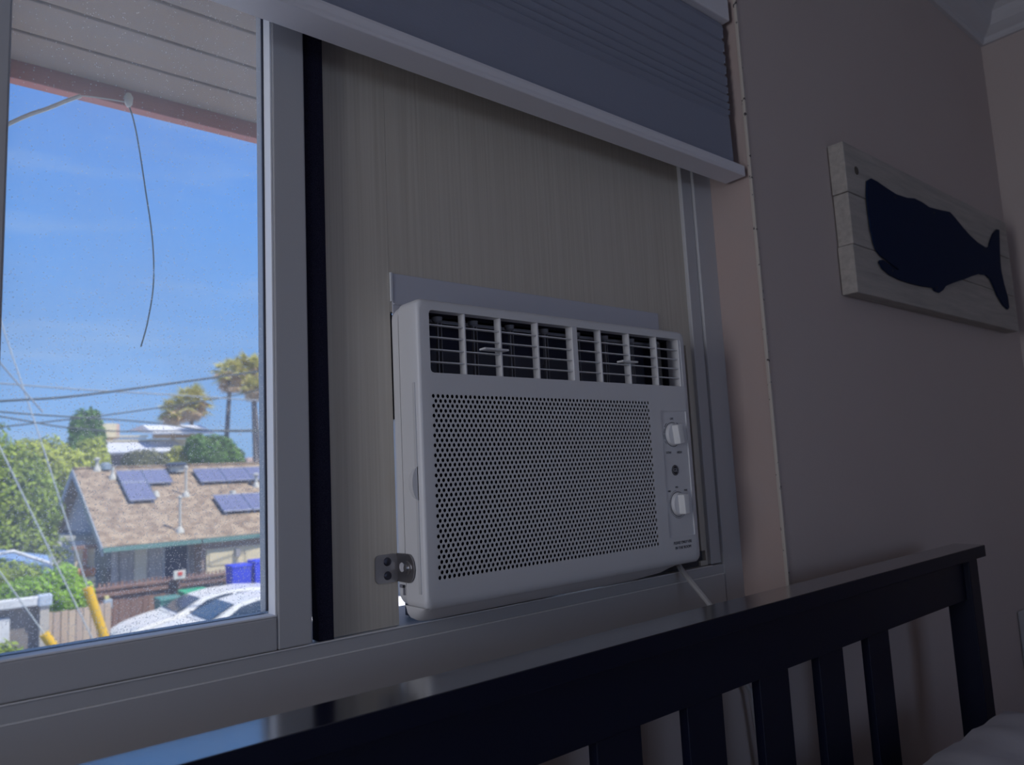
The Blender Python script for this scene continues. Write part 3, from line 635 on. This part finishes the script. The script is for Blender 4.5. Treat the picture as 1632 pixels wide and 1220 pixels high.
part('gutter', GREEN, hs, (HX, 8.15, YE-.10, YE, ZE-.16, ZE-.02)); part('gutter', GREEN, hs, (8.2, HXE, YE-.10, YE, ZE-.16, ZE-.02))
t = bmesh.new(); prism(t, [(YE+.9, ZE+.2), (YFE-.6, ZE+.1), (YR, ZR-.16)], 'x', HX+.45, HX+.6); obj('gable_wall', t, GREYW, hs)
part('side_wall', GREYW, hs, (HX+.45, HX+.6, YE+.9, YFE-.6, GZ, ZE+.25))
part('front_wall', GREYW, hs, (HX+.45, 8.25, YE+1.1, YE+1.25, GZ, ZE+.4))
for x in (5.62, 5.87, 6.12, 6.75, 7.0): part('siding_batten', GREYW, hs, (x, x+.05, YE+1.06, YE+1.1, GZ, ZE+.3))
part('house_door', mat('door_grey', (.60, .58, .50), .8), hs, (6.30, 6.68, YE+1.02, YE+1.10, GZ+.1, ZE+.1))
dw_ = part('dark_window', mat('dark_pane', (.05, .07, .13), .2), hs, (7.25, 8.0, YE+1.04, YE+1.10, GZ+.2, ZE-.1)); part('window_frame', TRIM, dw_, (7.2, 7.25, YE+1.0, YE+1.1, GZ+.2, ZE-.05), (8.0, 8.05, YE+1.0, YE+1.1, GZ+.2, ZE-.05))
part('brown_front_wall', mat('brown_siding', (.36, .28, .25), .85), hs, (8.25, HXE, YE+.2, YE+.35, GZ, ZE+.05), (8.25, 8.4, YE+.35, YE+1.2, GZ, ZE+.1))
gd = part('garage_door', CREAM, hs, (8.38, 10.9, YE+.12, YE+.2, GZ, ZE-.42))
for x in (8.40, 9.66): part('door_panel', CREAM, gd, (x+.06, x+1.13, YE+.09, YE+.12, ZE-.98, ZE-.52), bev=.01)
part('garage_lamp', mat('lamp_grey', (.35, .33, .34), .6), hs, (9.34, 9.50, YE-.04, YE+.12, ZE-.75, ZE-.47))
part('roof_ridge_cap', SH, hs, (HX, HXE, YR-.12, YR+.12, ZR-.03, ZR+.05), bev=.02)
PIPE = mat('vent_pipe_pale', (.62, .60, .54), .6)
def pipe(x, y, h, r, base=True, cap=False):
    t = bmesh.new(); p = RT(x, y); tube(t, [p, p+Vector((0, 0, h))], r, 10)
    if base: lathe(t, p, (0, 0, 1), [(-.05, .15), (.08, .12), (.18, r)], 14)
    if cap: lathe(t, p+Vector((0, 0, h)), (0, 0, 1), [(0, r*1.9), (.05, r*2), (.1, r*.6)], 12)
    return obj('vent_pipe', t, PIPE, hs, smooth=True)
pipe(8.52, 30.04, 1.05, .04, cap=True); pipe(7.62, 27.55, 1.15, .04, cap=True); pipe(6.32, 31.69, .45, .06); pipe(5.92, 32.41, .40, .06, cap=True); pipe(11.40, 30.5, .45, .07, cap=True); pipe(10.25, 29.9, .12, .10); pipe(7.48, 30.17, .12, .08)
t = bmesh.new(); p = RT(8.72, 32.05); lathe(t, p, (0, 0, 1), [(0, .30), (.18, .28), (.22, .30)], 18); rv = obj('roof_ventilator', t, PIPE, hs, smooth=True)
t = bmesh.new(); lathe(t, p+Vector((0, 0, .22)), (0, 0, 1), [(0, .40), (.10, .42), (.16, .30)], 18); obj('ventilator_cap', t, mat('cap_dark', (.08, .10, .14), .5), rv, smooth=True)
t = bmesh.new(); p = RT(6.22, 32.45); lathe(t, p, (0, 0, 1), [(0, .22), (.2, .20), (.28, .1)], 14); obj('roof_ventilator', t, mat('turbine_metal', (.45, .5, .52), .4, metal=.6), hs, smooth=True)
# lean-to porch on the gable side
part('porch_roof', mat('porch_roof_grey', (.38, .38, .36), .7), hs, (4.35, HX+.45, YE+2.6, YE+5.8, -1.62, -1.45), bev=.03)
part('porch_gutter', TRIM, hs, (4.30, 4.42, YE+2.55, YE+5.9, -1.60, -1.40))
for x in (4.63, 4.98): part('porch_column', CREAM, hs, (x, x+.22, YE+1.6, YE+1.8, GZ, -1.84))
part('porch_column', mat('red_post', (.55, .24, .15), .8), hs, (4.86, 4.96, YE+1.5, YE+1.75, GZ, -1.84))
part('porch_beam', mat('beam_brown', (.28, .17, .13), .8), hs, (4.50, HX+.3, YE+1.4, YE+1.6, -1.84, -1.72))
part('planter_shelf', mat('terracotta', (.62, .27, .15), .8), hs, (4.62, 5.15, YE+1.1, YE+1.5, -2.68, -2.45), bev=.03)
part('step_stack', CREAM, hs, (4.58, 5.05, YE+.6, YE+1.0, -3.0, -2.88), (4.58, 5.05, YE+.6, YE+1.0, -2.82, -2.72))

# solar panels (each a thing of its own)
SOL = mat('solar_cells', (.18, .19, .31), .35, noise=(3, .5, (.20, .21, .33))); SOLF = mat('solar_frame', (.30, .33, .42), .4, metal=.5)  # cell colour raised to paint in the reflected sky
def solar(x0, x1, y0, y1, sk, label, grp):
    """sk: how far the lower edge is shifted in x (the module stands a little askew, as seen)"""
    up = .16; c = RT((x0+x1)/2, (y0+y1)/2, up); tg = thing('solar_panel', c, label, 'solar panel', grp)
    slab('panel_face', RT(x0-sk, y0, up), RT(x1-sk, y0, up), RT(x1, y1, up), RT(x0, y1, up), .045, SOL, tg)
    t = bmesh.new()
    for a, b in ((RT(x0-sk, y0, up), RT(x1-sk, y0, up)), (RT(x1-sk, y0, up), RT(x1, y1, up)), (RT(x1, y1, up), RT(x0, y1, up)), (RT(x0, y1, up), RT(x0-sk, y0, up))): tube(t, [a, b], .022, 4)
    obj('panel_frame', t, SOLF, tg)
    for i in range(1, 3):
        x = x0+(x1-x0)*i/3; t = bmesh.new(); tube(t, [RT(x-sk, y0, up+.004), RT(x, y1, up+.004)], .006, 4); obj('cell_line', t, SOLF, tg)
    for xx, yy in ((x0-sk+.1, y0+.1), (x1-sk-.1, y0+.1)):
        p = RT(xx, yy); part('mounting_foot', SOLF, tg, (xx-.03, xx+.03, yy-.03, yy+.03, p.z-.03, p.z+up-.02))
g = 'solar panels on the left of the roof'
solar(6.48, 7.36, 31.0, 31.95, 0, 'upper left panel of the left trio on the shingle roof', g)
solar(7.39, 8.27, 30.86, 31.95, 0, 'upper right panel of the left trio on the shingle roof', g)
solar(6.48, 7.36, 29.60, 30.96, 0, 'lowest panel of the left trio on the shingle roof', g)
g = 'solar panels in the upper right row'
for i, nm in enumerate(('leftmost panel of the upper right solar row', 'second panel from the left in the upper right solar row', 'third panel from the left in the upper right solar row')):
    solar(9.30+i*1.05, 10.32+i*1.05, 30.77, 31.88, 0, nm, g)
g = 'solar panels in the lower right row'
for i, nm in enumerate(('left panel of the lower right solar row', 'right panel of the lower right solar row, cut by the window stile')):
    solar(9.40+i*1.08, 10.45+i*1.08, 28.38, 29.62, 0, nm, g)

# ---- fences, board by board
def fence(name, x0, x1, y0, y1, ztop, bw, mats, label, rail=None, gap=.012, cap=None):
    L = math.hypot(x1-x0, y1-y0); n = int(L/bw); root = thing(name, ((x0+x1)/2, (y0+y1)/2, GZ), label, 'fence'); ang = math.atan2(y1-y0, x1-x0)
    protos = []
    for k, m in enumerate(mats):
        bm_ = bmesh.new(); box(bm_, gap/2, bw-gap/2, -.010, .010, 0, ztop-GZ); me_ = bpy.data.meshes.new('board'); bm_.to_mesh(me_); bm_.free(); me_.materials.append(m); protos.append(me_)
    for i in range(n):
        o = bpy.data.objects.new('board', random.choice(protos)); COL.objects.link(o); o.parent = root
        o.location = Vector((x0+(x1-x0)*i/n, y0+(y1-y0)*i/n+random.uniform(-.01, .01), GZ-random.uniform(0, .04)))-ORG[root.name]; o.rotation_euler.z = ang; ORG[o.name] = ORG[root.name]
    for z in (rail or []):
        t = bmesh.new(); box(t, -.02, L+.02, -.075, -.012, z, z+.10); bmesh.ops.rotate(t, verts=t.verts[:], cent=(0, 0, 0), matrix=Matrix.Rotation(ang, 3, 'Z')); bmesh.ops.translate(t, verts=t.verts[:], vec=(x0, y0, 0)); obj('fence_rail', t, mats[0], root)
    if cap:
        t = bmesh.new(); box(t, -.02, L+.02, -.10, .06, ztop, ztop+.06); bmesh.ops.rotate(t, verts=t.verts[:], cent=(0, 0, 0), matrix=Matrix.Rotation(ang, 3, 'Z')); bmesh.ops.translate(t, verts=t.verts[:], vec=(x0, y0, 0)); obj('fence_cap', t, mats[0], root)
    return root
RB = [mat('redwood_a', (.34, .20, .16), .85, noise=(4, .7, (.26, .16, .14))), mat('redwood_b', (.42, .25, .19), .85, noise=(4, .7, (.32, .2, .16))), mat('redwood_c', (.27, .17, .15), .85)]
TB = [mat('cedar_a', (.58, .46, .35), .85, noise=(3, .7, (.48, .38, .30))), mat('cedar_b', (.52, .40, .31), .85, noise=(3, .7, (.44, .34, .27))), mat('cedar_c', (.46, .36, .30), .85)]
fence('redwood_fence', 4.18, 9.6, 23, 23, -2.62, .15, RB, 'long reddish brown board fence behind the white cars', rail=(-2.80, -3.9), cap=True)
fence('lattice_fence', 4.3, 9.6, 23.2, 23.2, -2.46, .11, RB, 'low open top fence of short brown pickets behind the redwood fence', gap=.05)
fence('cedar_fence', 2.22, 3.42, 16.6, 17.1, -2.18, .14, TB, 'sunlit tan cedar fence at the corner of the yard', rail=(-3.9,))
# ---- things along the fence
mb = thing('meter_box', (4.50, 22.8, GZ), 'small grey meter box with a yellow top on the redwood fence', 'meter box')
part('box_body', mat('meter_grey', (.42, .48, .56), .5), mb, (4.37, 4.58, 22.72, 22.88, -3.10, -2.86), bev=.02); part('yellow_cap', mat('cap_yellow', (.75, .68, .3), .6), mb, (4.40, 4.50, 22.74, 22.86, -2.86, -2.77), bev=.01); part('post', RB[2], mb, (4.44, 4.51, 22.78, 22.86, GZ, -3.1))
sn = thing('yard_sign', (6.30, 22.85, GZ), 'small white sign with a red mark standing above the redwood fence', 'sign')
part('sign_face', mat('sign_white', (.80, .74, .66), .6), sn, (6.14, 6.46, 22.78, 22.82, -2.56, -2.32), bev=.01); part('red_mark', mat('sign_red', (.75, .08, .06), .6), sn, (6.25, 6.37, 22.765, 22.78, -2.46, -2.36)); part('sign_post', RB[2], sn, (6.28, 6.33, 22.80, 22.85, GZ, -2.56))
def bin_(x0, x1, y, zt, h, m, label, grp, name='wheelie_bin', zb=None, tilt=0):
    zb = zt-h; t = thing(name, ((x0+x1)/2, y+.3, zb), label, 'bin', grp); w_ = x1-x0; a = bmesh.new()
    q = [(x0+.05*w_, y+.04, zb), (x1-.05*w_, y+.04, zb), (x1-.05*w_, y+.52, zb), (x0+.05*w_, y+.52, zb), (x0, y, zt-.08), (x1, y, zt-.08), (x1, y+.6, zt-.08), (x0, y+.6, zt-.08)]
    v = [a.verts.new(p) for p in q]
    for f in ((0, 1, 2, 3), (4, 5, 6, 7), (0, 1, 5, 4), (1, 2, 6, 5), (2, 3, 7, 6), (3, 0, 4, 7)): a.faces.new([v[i] for i in f])
    bmesh.ops.recalc_face_normals(a, faces=a.faces[:]); obj('bin_body', a, m, t)
    part('lid', m, t, (x0-.02, x1+.02, y-.03, y+.63, zt-.08, zt), bev=.03, smooth=True); part('handle', m, t, (x0+.1, x1-.1, y+.63, y+.68, zt-.14, zt-.09))
    for x in (x0+.03, x1-.09):
        c = bmesh.new(); lathe(c, (x, y+.55, zb+.10), (1, 0, 0), [(0, .10), (.06, .10)], 14); obj('wheel', c, DARK, t)
    return t
BLUE = mat('bin_blue', (.035, .06, .72), .45); TEAL = mat('bin_teal', (.10, .28, .24), .5); GRN = mat('bin_green', (.04, .42, .20), .5)
struct('raised_slab', ASPH, (7.2, 9.6, 21.6, 22.8, GZ, -3.22))
bin_(7.50, 8.06, 21.95, -2.28, .92, BLUE, 'left blue wheelie bin behind the white car roof', 'blue bins'); bin_(8.12, 8.68, 21.85, -2.20, 1.0, BLUE, 'right blue wheelie bin, half cut by the window stile', 'blue bins')
bin_(5.52, 6.08, 21.7, -2.90, 1.24, TEAL, 'dull teal wheelie bin behind the white car bonnet', 'green bins'); bin_(6.14, 6.80, 21.75, -2.80, 1.34, GRN, 'bright green wheelie bin beside the teal one', 'green bins')

# ---- cars
CARW = mat('car_white', (.92, .90, .86), .25, spec=.6); CARG = mat('car_glass', (.03, .05, .08), .08); RUB = mat('rubber', (.02, .02, .02), .7); TRK = mat('car_trim_dark', (.05, .05, .06), .5)
def car(x, y, z, s, label, grp):
    """side on, nose to the left (-x); x is the nose"""
    c = thing('car', (x+2.25*s, y+.9*s, z), label, 'car', grp)
    prof_b = [(0, .45), (.02, .62), (.12, .72), (.45, .88), (1.0, 1.01), (1.38, 1.06), (3.55, 1.08), (4.5, 1.06), (4.80, .95), (4.85, .6), (4.80, .32), (4.30, .26), (4.25, .42), (4.10, .60), (3.85, .66), (3.6, .6), (3.45, .42), (3.40, .26), (1.30, .26), (1.25, .42), (1.1, .6), (.86, .66), (.62, .6), (.46, .42), (.42, .26), (.08, .3)]
    t = bmesh.new(); prism(t, [(x+a*s, z+b*s) for a, b in prof_b], 'y', y, y+1.75*s, bev=.05*s); body = obj('car_body', t, CARW, c, smooth=True)
    cab = [(1.28, 1.06, .03), (2.0, 1.38, .2), (2.5, 1.465, .24), (3.3, 1.485, .25), (4.0, 1.41, .22), (4.60, 1.08, .08)]
    t = bmesh.new(); A = []; B = []
    for a, b, i in cab: A.append(t.verts.new((x+a*s, y+i*s, z+b*s))); B.append(t.verts.new((x+a*s, y+(1.75-i)*s, z+b*s)))
    A0 = t.verts.new((x+4.6*s, y+.03*s, z+1.0*s)); A1 = t.verts.new((x+1.2*s, y+.03*s, z+.95*s)); B0 = t.verts.new((x+4.6*s, y+1.72*s, z+1.0*s)); B1 = t.verts.new((x+1.2*s, y+1.72*s, z+.95*s))
    for i in range(len(A)-1): t.faces.new((A[i], A[i+1], B[i+1], B[i]))
    t.faces.new(A+[A0, A1]); t.faces.new(B+[B0, B1]); bmesh.ops.recalc_face_normals(t, faces=t.faces[:]); bmesh.ops.triangulate(t, faces=[f for f in t.faces if len(f.verts) > 4])
    obj('car_cabin', t, CARW, c)
    def pane(nm, pts2, m, d=.012):
        """side glass on the sloping cabin side"""
        t = bmesh.new(); v = []
        for a, b in pts2:
            i = .03+.22*(b-1.0)/.46; v.append(Vector((x+a*s, y+(i-d)*s, z+b*s)))
        f0 = [t.verts.new(q) for q in v]; f1 = [t.verts.new(q+Vector((0, .01*s, 0))) for q in v]; t.faces.new(f0); t.faces.new(f1[::-1]); n = len(v)
        for i in range(n): t.faces.new((f0[i], f1[i], f1[(i+1) % n], f0[(i+1) % n]))
        bmesh.ops.recalc_face_normals(t, faces=t.faces[:]); return obj(nm, t, m, c)
    pane('side_window', [(1.70, 1.10), (2.10, 1.32), (2.50, 1.40), (2.82, 1.42), (2.82, 1.11)], CARG); pane('side_window', [(2.90, 1.11), (2.90, 1.42), (3.35, 1.396), (3.90, 1.35), (4.2, 1.14)], CARG)
    t = bmesh.new(); q = [Vector(v) for v in ((x+1.38*s, y+.14*s, z+1.115*s), (x+1.97*s, y+.28*s, z+1.375*s), (x+1.97*s, y+1.47*s, z+1.375*s), (x+1.38*s, y+1.61*s, z+1.115*s))]
    f0 = [t.verts.new(v) for v in q]; f1 = [t.verts.new(v+Vector((-.012*s, 0, .018*s))) for v in q]; t.faces.new(f0); t.faces.new(f1[::-1])
    for i in range(4): t.faces.new((f0[i], f1[i], f1[(i+1) % 4], f0[(i+1) % 4]))
    bmesh.ops.recalc_face_normals(t, faces=t.faces[:]); obj('windscreen', t, CARG, c)
    t = bmesh.new(); tube(t, [(x+1.22*s, y+.08*s, z+1.0*s), (x+1.60*s, y+.16*s, z+1.20*s)], .022*s, 5); obj('wiper_cowl', t, TRK, c)
    part('door_mirror', TRK, c, (x+1.62*s, x+1.80*s, y-.14*s, y+.02*s, z+1.0*s, z+1.13*s), bev=.02*s)
    for wx in (.86, 3.85):
        for wy in (-.01, 1.56):
            t = bmesh.new(); lathe(t, (x+wx*s, y+wy*s, z+.33*s), (0, 1, 0), [(0, .26*s), (.02*s, .33*s), (.18*s, .33*s), (.2*s, .26*s)], 24); wh = obj('wheel', t, RUB, c, smooth=True)
            t = bmesh.new(); lathe(t, (x+wx*s, y+(wy-.005)*s, z+.33*s), (0, 1, 0), [(0, .2*s), (.21*s, .2*s)], 16); obj('hub', t, mat('hub_silver', (.5, .5, .52), .35, metal=.8), wh)
    part('headlamp', mat('lamp_lens', (.6, .62, .65), .1), c, (x+.02*s, x+.34*s, y-.005*s, y+.1*s, z+.66*s, z+.76*s), bev=.02*s)
    return c
car(4.20, 20.0, GZ, .965, 'white car parked along the redwood fence, its long roof under the blue bins', 'white cars')
car(4.30, 17.9, GZ, .99, 'nearer white car low in the corner of the pane beside the stile', 'white cars')

# ---- the yard at the lower left
sh = thing('garden_shed', (1.6, 15.4, GZ), 'grey brown shed with a white beam at the lower left of the pane', 'shed')
part('shed_wall', mat('shed_brown', (.22, .19, .18), .9, noise=(3, .8, (.30, .27, .25))), sh, (.6, 2.06, 16.2, 16.4, GZ, -1.95))
part('white_beam', mat('beam_white', (.80, .80, .80), .6), sh, (.4, 2.16, 16.0, 16.18, -1.96, -1.80), bev=.02)
part('corner_post', mat('post_beige', (.55, .50, .44), .8), sh, (2.06, 2.20, 16.0, 16.2, GZ, -1.80)); part('post_cap', mat('cap_blue', (.55, .62, .72), .5), sh, (2.03, 2.24, 15.96, 16.2, -1.98, -1.78), bev=.02)
part('white_hatch', mat('beam_white', (.8, .8, .8), .6), sh, (.9, 1.62, 16.10, 16.19, -2.62, -2.12), bev=.01)
part('garden_wall', mat('wall_tan', (.48, .42, .36), .9), sh, (.6, 2.06, 15.2, 15.4, GZ, -2.95))
tp = thing('tarpaulin', (3.0, 24.4, -2.3), 'blue tarpaulin canopy with a white edge among the trees', 'canopy')
slab('blue_sheet', (1.9, 24.0, -1.55), (3.42, 24.6, -2.02), (3.42, 25.4, -1.72), (1.9, 25.4, -1.35), .03, mat('tarp_blue', (.22, .34, .56), .6), tp)
t = bmesh.new(); tube(t, [(1.9, 23.97, -1.50), (2.45, 24.2, -1.45), (3.42, 24.57, -1.93)], .05, 6); obj('white_edge', t, mat('beam_white', (.8, .8, .8), .6), tp)
t = bmesh.new(); prism(t, [(1.9, -1.52), (3.42, -1.97), (3.45, -2.18), (1.9, -1.78)], 'y', 24.3, 24.33); obj('hanging_side', t, mat('tarp_blue', (.22, .34, .56), .6), tp)
for x in (2.0, 3.38): part('canopy_pole', TRIM, tp, (x-.03, x+.03, 24.5, 24.56, GZ, -1.7))

# ---- trees
def leafmat(name, c, c2): return mat(name, c, .75, noise=(.9, .9, c2), rnd=.45, trans=.25)
def tree(name, label, blobs, n, size, m, trunk=None, grp='trees beyond the street'):
    verts, faces = [], []; tot = sum(b[3]*b[5] for b in blobs); rr = random.Random(len(label)*7+n)
    for cx, cy, cz, rx, ry, rz in blobs:
        for _ in range(int(n*rx*rz/tot)):
            d = Vector((rr.gauss(0, 1), rr.gauss(0, 1), rr.gauss(0, 1))).normalized(); k = .62+.42*rr.random()**.7
            k *= 1+.22*mn.noise(Vector((d.x*2.6+cx, d.y*2.6, d.z*2.6+cz)))
            c = Vector((cx+d.x*rx*k, cy+d.y*ry*k, cz+d.z*rz*k)); s = size*(.6+.8*rr.random())
            nrm = (d+Vector((rr.uniform(-.8, .8), rr.uniform(-.8, .8), rr.uniform(-.3, .9)))).normalized(); u = nrm.orthogonal().normalized(); v = nrm.cross(u); a = rr.random()*6.28; u, v = u*math.cos(a)+v*math.sin(a), v*math.cos(a)-u*math.sin(a)
            b = len(verts); verts += [c-u*s*1.2, c-v*s*.5, c+u*s*1.2, c+v*s*.5]; faces.append((b, b+1, b+2, b+3))
    xs = [b[0] for b in blobs]; cx = sum(xs)/len(xs); cy = blobs[0][1]; root = thing(name, (cx, cy, GZ), label, 'tree', grp); o = ORG[root.name]
    me = bpy.data.meshes.new('foliage'); me.from_pydata([tuple(v-o) for v in verts], [], faces); link_mesh('foliage', me, m, root, None)['kind'] = 'stuff'
    t = bmesh.new(); zt = max(b[2] for b in blobs); tube(t, [(cx, cy, GZ), (cx+.05, cy, (GZ+zt)/2), (cx, cy, zt)], .16, 8, .06)
    for b in blobs: tube(t, [(cx, cy, (GZ+b[2])/2), (b[0], b[1], b[2])], .07, 6, .03)
    obj('trunk', t, mat('bark', (.20, .15, .12), .9), root); return root
L1 = leafmat('leaf_mid', (.19, .30, .03), (.40, .48, .06)); L2 = leafmat('leaf_yellow', (.40, .48, .07), (.55, .58, .12)); L3 = leafmat('leaf_dark', (.10, .22, .06), (.20, .34, .08)); L4 = leafmat('leaf_bright', (.24, .46, .04), (.38, .58, .08)); L5 = leafmat('leaf_gold', (.36, .38, .07), (.46, .46, .12))
tree('broadleaf_tree', 'large dense dark green tree filling the left of the pane', [(1.9, 30, -.2, 2.1, 1.6, 2.2), (3.2, 30.3, -.4, 1.2, 1.3, 1.7), (2.6, 29.6, -2.2, 1.9, 1.4, 1.5), (.9, 30, 1.35, 1.9, 1.4, 1.85), (3.7, 30.8, -.6, .75, 1, 1.2)], 26000, .085, L1)
tree('feathery_tree', 'yellow green feathery tree rising behind the dark left tree', [(5.5, 45, 1.3, 1.8, 1.5, 1.7), (6.9, 45.4, .8, 1.4, 1.3, 1.5), (8.1, 45.8, 1.6, .9, 1.0, 1.4)], 12000, .11, L2)
tree('cypress_tree', 'dark bushy evergreen standing beside the cream rooftop block', [(9.2, 56, 4.3, .62, .6, 1.2), (9.9, 56, 4.6, .55, .6, 1.0), (9.5, 56, 3.0, 1.1, .8, 1.2), (10.2, 56, 3.7, .5, .5, 1.2)], 6000, .12, L3)
tree('garden_hedge', 'bright green creeper bush hanging over the cedar fence', [(2.65, 18.8, -2.12, .62, .5, .50), (3.05, 18.8, -2.25, .38, .4, .45), (2.15, 18.9, -2.05, .5, .4, .35), (2.85, 18.8, -1.75, .25, .3, .28)], 7000, .05, L4)
tree('garden_hedge', 'dull green bush in the yard below the blue canopy', [(2.1, 22.0, -2.1, .9, .6, .55)], 3500, .05, L1)
tree('garden_bush', 'low leafy bush at the lower left corner of the pane', [(1.1, 13.3, -2.45, .5, .45, .4), (1.62, 13.3, -2.62, .30, .35, .28)], 3000, .045, L1)
tree('gold_shrub', 'yellow green rounded shrub behind the ridge at the centre', [(15.6, 55, 2.0, 1.5, 1.0, .95), (14.4, 55, 1.7, .9, .9, .7)], 5000, .13, L5)
tree('round_tree', 'mid green round tree behind the ridge beside the palm trunks', [(17.4, 54, 2.3, 1.35, 1.0, 1.35), (16.2, 54, 2.65, 1.0, .9, 1.05), (18.5, 54, 1.85, .8, .8, .9)], 8000, .13, L3)
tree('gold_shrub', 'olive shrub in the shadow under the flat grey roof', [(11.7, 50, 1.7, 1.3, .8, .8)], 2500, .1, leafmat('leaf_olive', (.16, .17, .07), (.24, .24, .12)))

# palms
FG = mat('palm_green', (.56, .56, .16), .7, noise=(1.2, .8, (.70, .60, .24)), rnd=.35, trans=.25); FB = mat('palm_tan', (.88, .62, .36), .8, noise=(1.5, .8, (.70, .54, .38)), rnd=.3); TRUNK = mat('palm_trunk', (.20, .18, .18), .9, bump=(6, .8))
def palm(cx, cz, y, r, base, label, skirt=1.0):
    rr = random.Random(int(cx*100)); root = thing('fan_palm', (base, y, GZ), label, 'palm tree', 'tall fan palms'); o = ORG[root.name]
    for nm, m, n, e0, e1 in (('green_fronds', FG, 80, -.35, 1.3), ('dry_fronds', FB, int(70*skirt), -1.45, .15)):
        V, F = [], []
        for i in range(n):
            az = rr.random()*6.283; el = e0+(e1-e0)*rr.random(); d = Vector((math.cos(az)*math.cos(el), math.sin(az)*math.cos(el), math.sin(el)))
            L_ = r*(.35+.75*rr.random()**.8)*(.8 if nm[0] == 'd' else 1); c = Vector((cx, y, cz)); hub = c+d*L_*.55; side = d.cross(Vector((0, 0, 1)))
            side = side.normalized() if side.length > .01 else Vector((1, 0, 0)); up = side.cross(d)
            k = 9
            for j in range(k):
                a = -1.15+2.3*j/(k-1); tip = hub+(d*math.cos(a)+side*math.sin(a))*L_*.5+Vector((0, 0, -.16*r*abs(a)-.1*r)); w_ = side*math.cos(a)*.075*r-d*math.sin(a)*.075*r
                b = len(V); V += [hub-w_*.4, tip, hub+w_*1.0+up*.02]; F.append((b, b+1, b+2))
            b = len(V); V += [c-side*.02*r, hub, c+side*.02*r]; F.append((b, b+1, b+2))
        me = bpy.data.meshes.new(nm); me.from_pydata([tuple(v-o) for v in V], [], F); link_mesh(nm, me, m, root, None)['kind'] = 'stuff'
    t = bmesh.new(); tube(t, smooth_pts([(base, y, GZ), (base+(cx-base)*.35, y, GZ+(cz-GZ)*.4), (base+(cx-base)*.8, y, GZ+(cz-GZ)*.8), (cx, y, cz)]), .24, 8, .14); obj('trunk', t, TRUNK, root, smooth=True)
    return root
palm(60*.3700, 60*.158, 60, 2.3, 60*.375, 'tallest fan palm, its crown touching the window stile', 1.3)
palm(58*.3400, 58*.150, 58, 1.8, 58*.327, 'fan palm just left of the tallest palm')
palm(72*.2900, 72*.109, 72, 2.3, 72*.292, 'shorter fan palm standing above the white roof')
palm(76*.2680, 76*.097, 76, 1.85, 76*.268, 'lowest fan palm peeping over the white roof')
palm(64*.3920, 64*.152, 64, 2.0, 64*.386, 'fan palm half hidden by the window stile', .8)
palm(56*.3710, 56*.132, 56, 1.25, 56*.389, 'small-crowned palm with a leaning trunk under the tallest crown', 1.5)

# ---- buildings far behind
fb_ = thing('flat_roofed_house', (14, 64, GZ), 'pale flat-roofed house with a rooftop deck far behind the shingle roof', 'house')
PALE = mat('pale_roof', (.66, .67, .72), .7); CR2 = mat('cream_block', (.82, .72, .50), .8); BRN = mat('brown_fascia', (.38, .24, .12), .8)
Y2 = 60
def R2(n, m, rx0, rx1, rz0, rz1, d0=0, d1=3, bev=0): return part(n, m, fb_, (rx0*Y2, rx1*Y2, Y2+d0, Y2+d1, rz0*Y2, rz1*Y2), bev=bev)
R2('rooftop_block', CR2, .184, .213, .068, .0865, 3, 7); R2('pink_corner', mat('pink_render', (.72, .48, .38), .8), .2131, .2165, .068, .086, 3, 7)
t = bmesh.new(); prism(t, [(Y2-1.5, .046*Y2), (Y2+3, .0635*Y2), (Y2+3.5, .0625*Y2), (Y2-1.4, .0435*Y2)], 'x', .180*Y2, .283*Y2); obj('lower_roof', t, PALE, fb_)
t = bmesh.new(); prism(t, [(Y2-.5, .0705*Y2), (Y2+3, .0845*Y2), (Y2+8, .083*Y2), (Y2-.4, .069*Y2)], 'x', .243*Y2, .316*Y2); obj('upper_canopy', t, mat('canopy_white', (.78, .76, .76), .7), fb_)
R2('canopy_fascia', BRN, .245, .305, .0640, .0690, .1, .4)
R2('deck_floor', CR2, .184, .250, .0630, .0645, 2.5, 6)
for i in range(22): R2('baluster', BRN, .1865+i*.0028, .1873+i*.0028, .0645, .0690, 2.6, 2.7)
R2('deck_rail', CR2, .185, .249, .0690, .0705, 2.5, 2.8)
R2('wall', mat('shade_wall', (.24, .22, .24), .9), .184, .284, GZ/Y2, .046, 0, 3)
R2('column', CR2, .2300, .2345, GZ/Y2, .0435, -1.2, -.8); w2 = R2('blue_window', mat('far_glass', (.16, .26, .42), .3), .238, .256, .026, .041, -.1, 0)
R2('rear_wall', CR2, .25, .30, .046, .066, 3, 3.5)
fb2 = thing('far_pink_house', (80, 200, GZ), 'distant white and pink low house by the palm trunks', 'house')
part('wall', mat('far_white', (.78, .76, .78), .8), fb2, (.362*200, .42*200, 200, 206, GZ, .0315*200)); part('roof', mat('far_pink', (.72, .50, .40), .8), fb2, (.360*200, .43*200, 199, 207, .0315*200, .0365*200)); part('far_window', mat('far_glass', (.16, .26, .42), .3), fb2, (.372*200, .380*200, 199.8, 200, .022*200, .028*200))
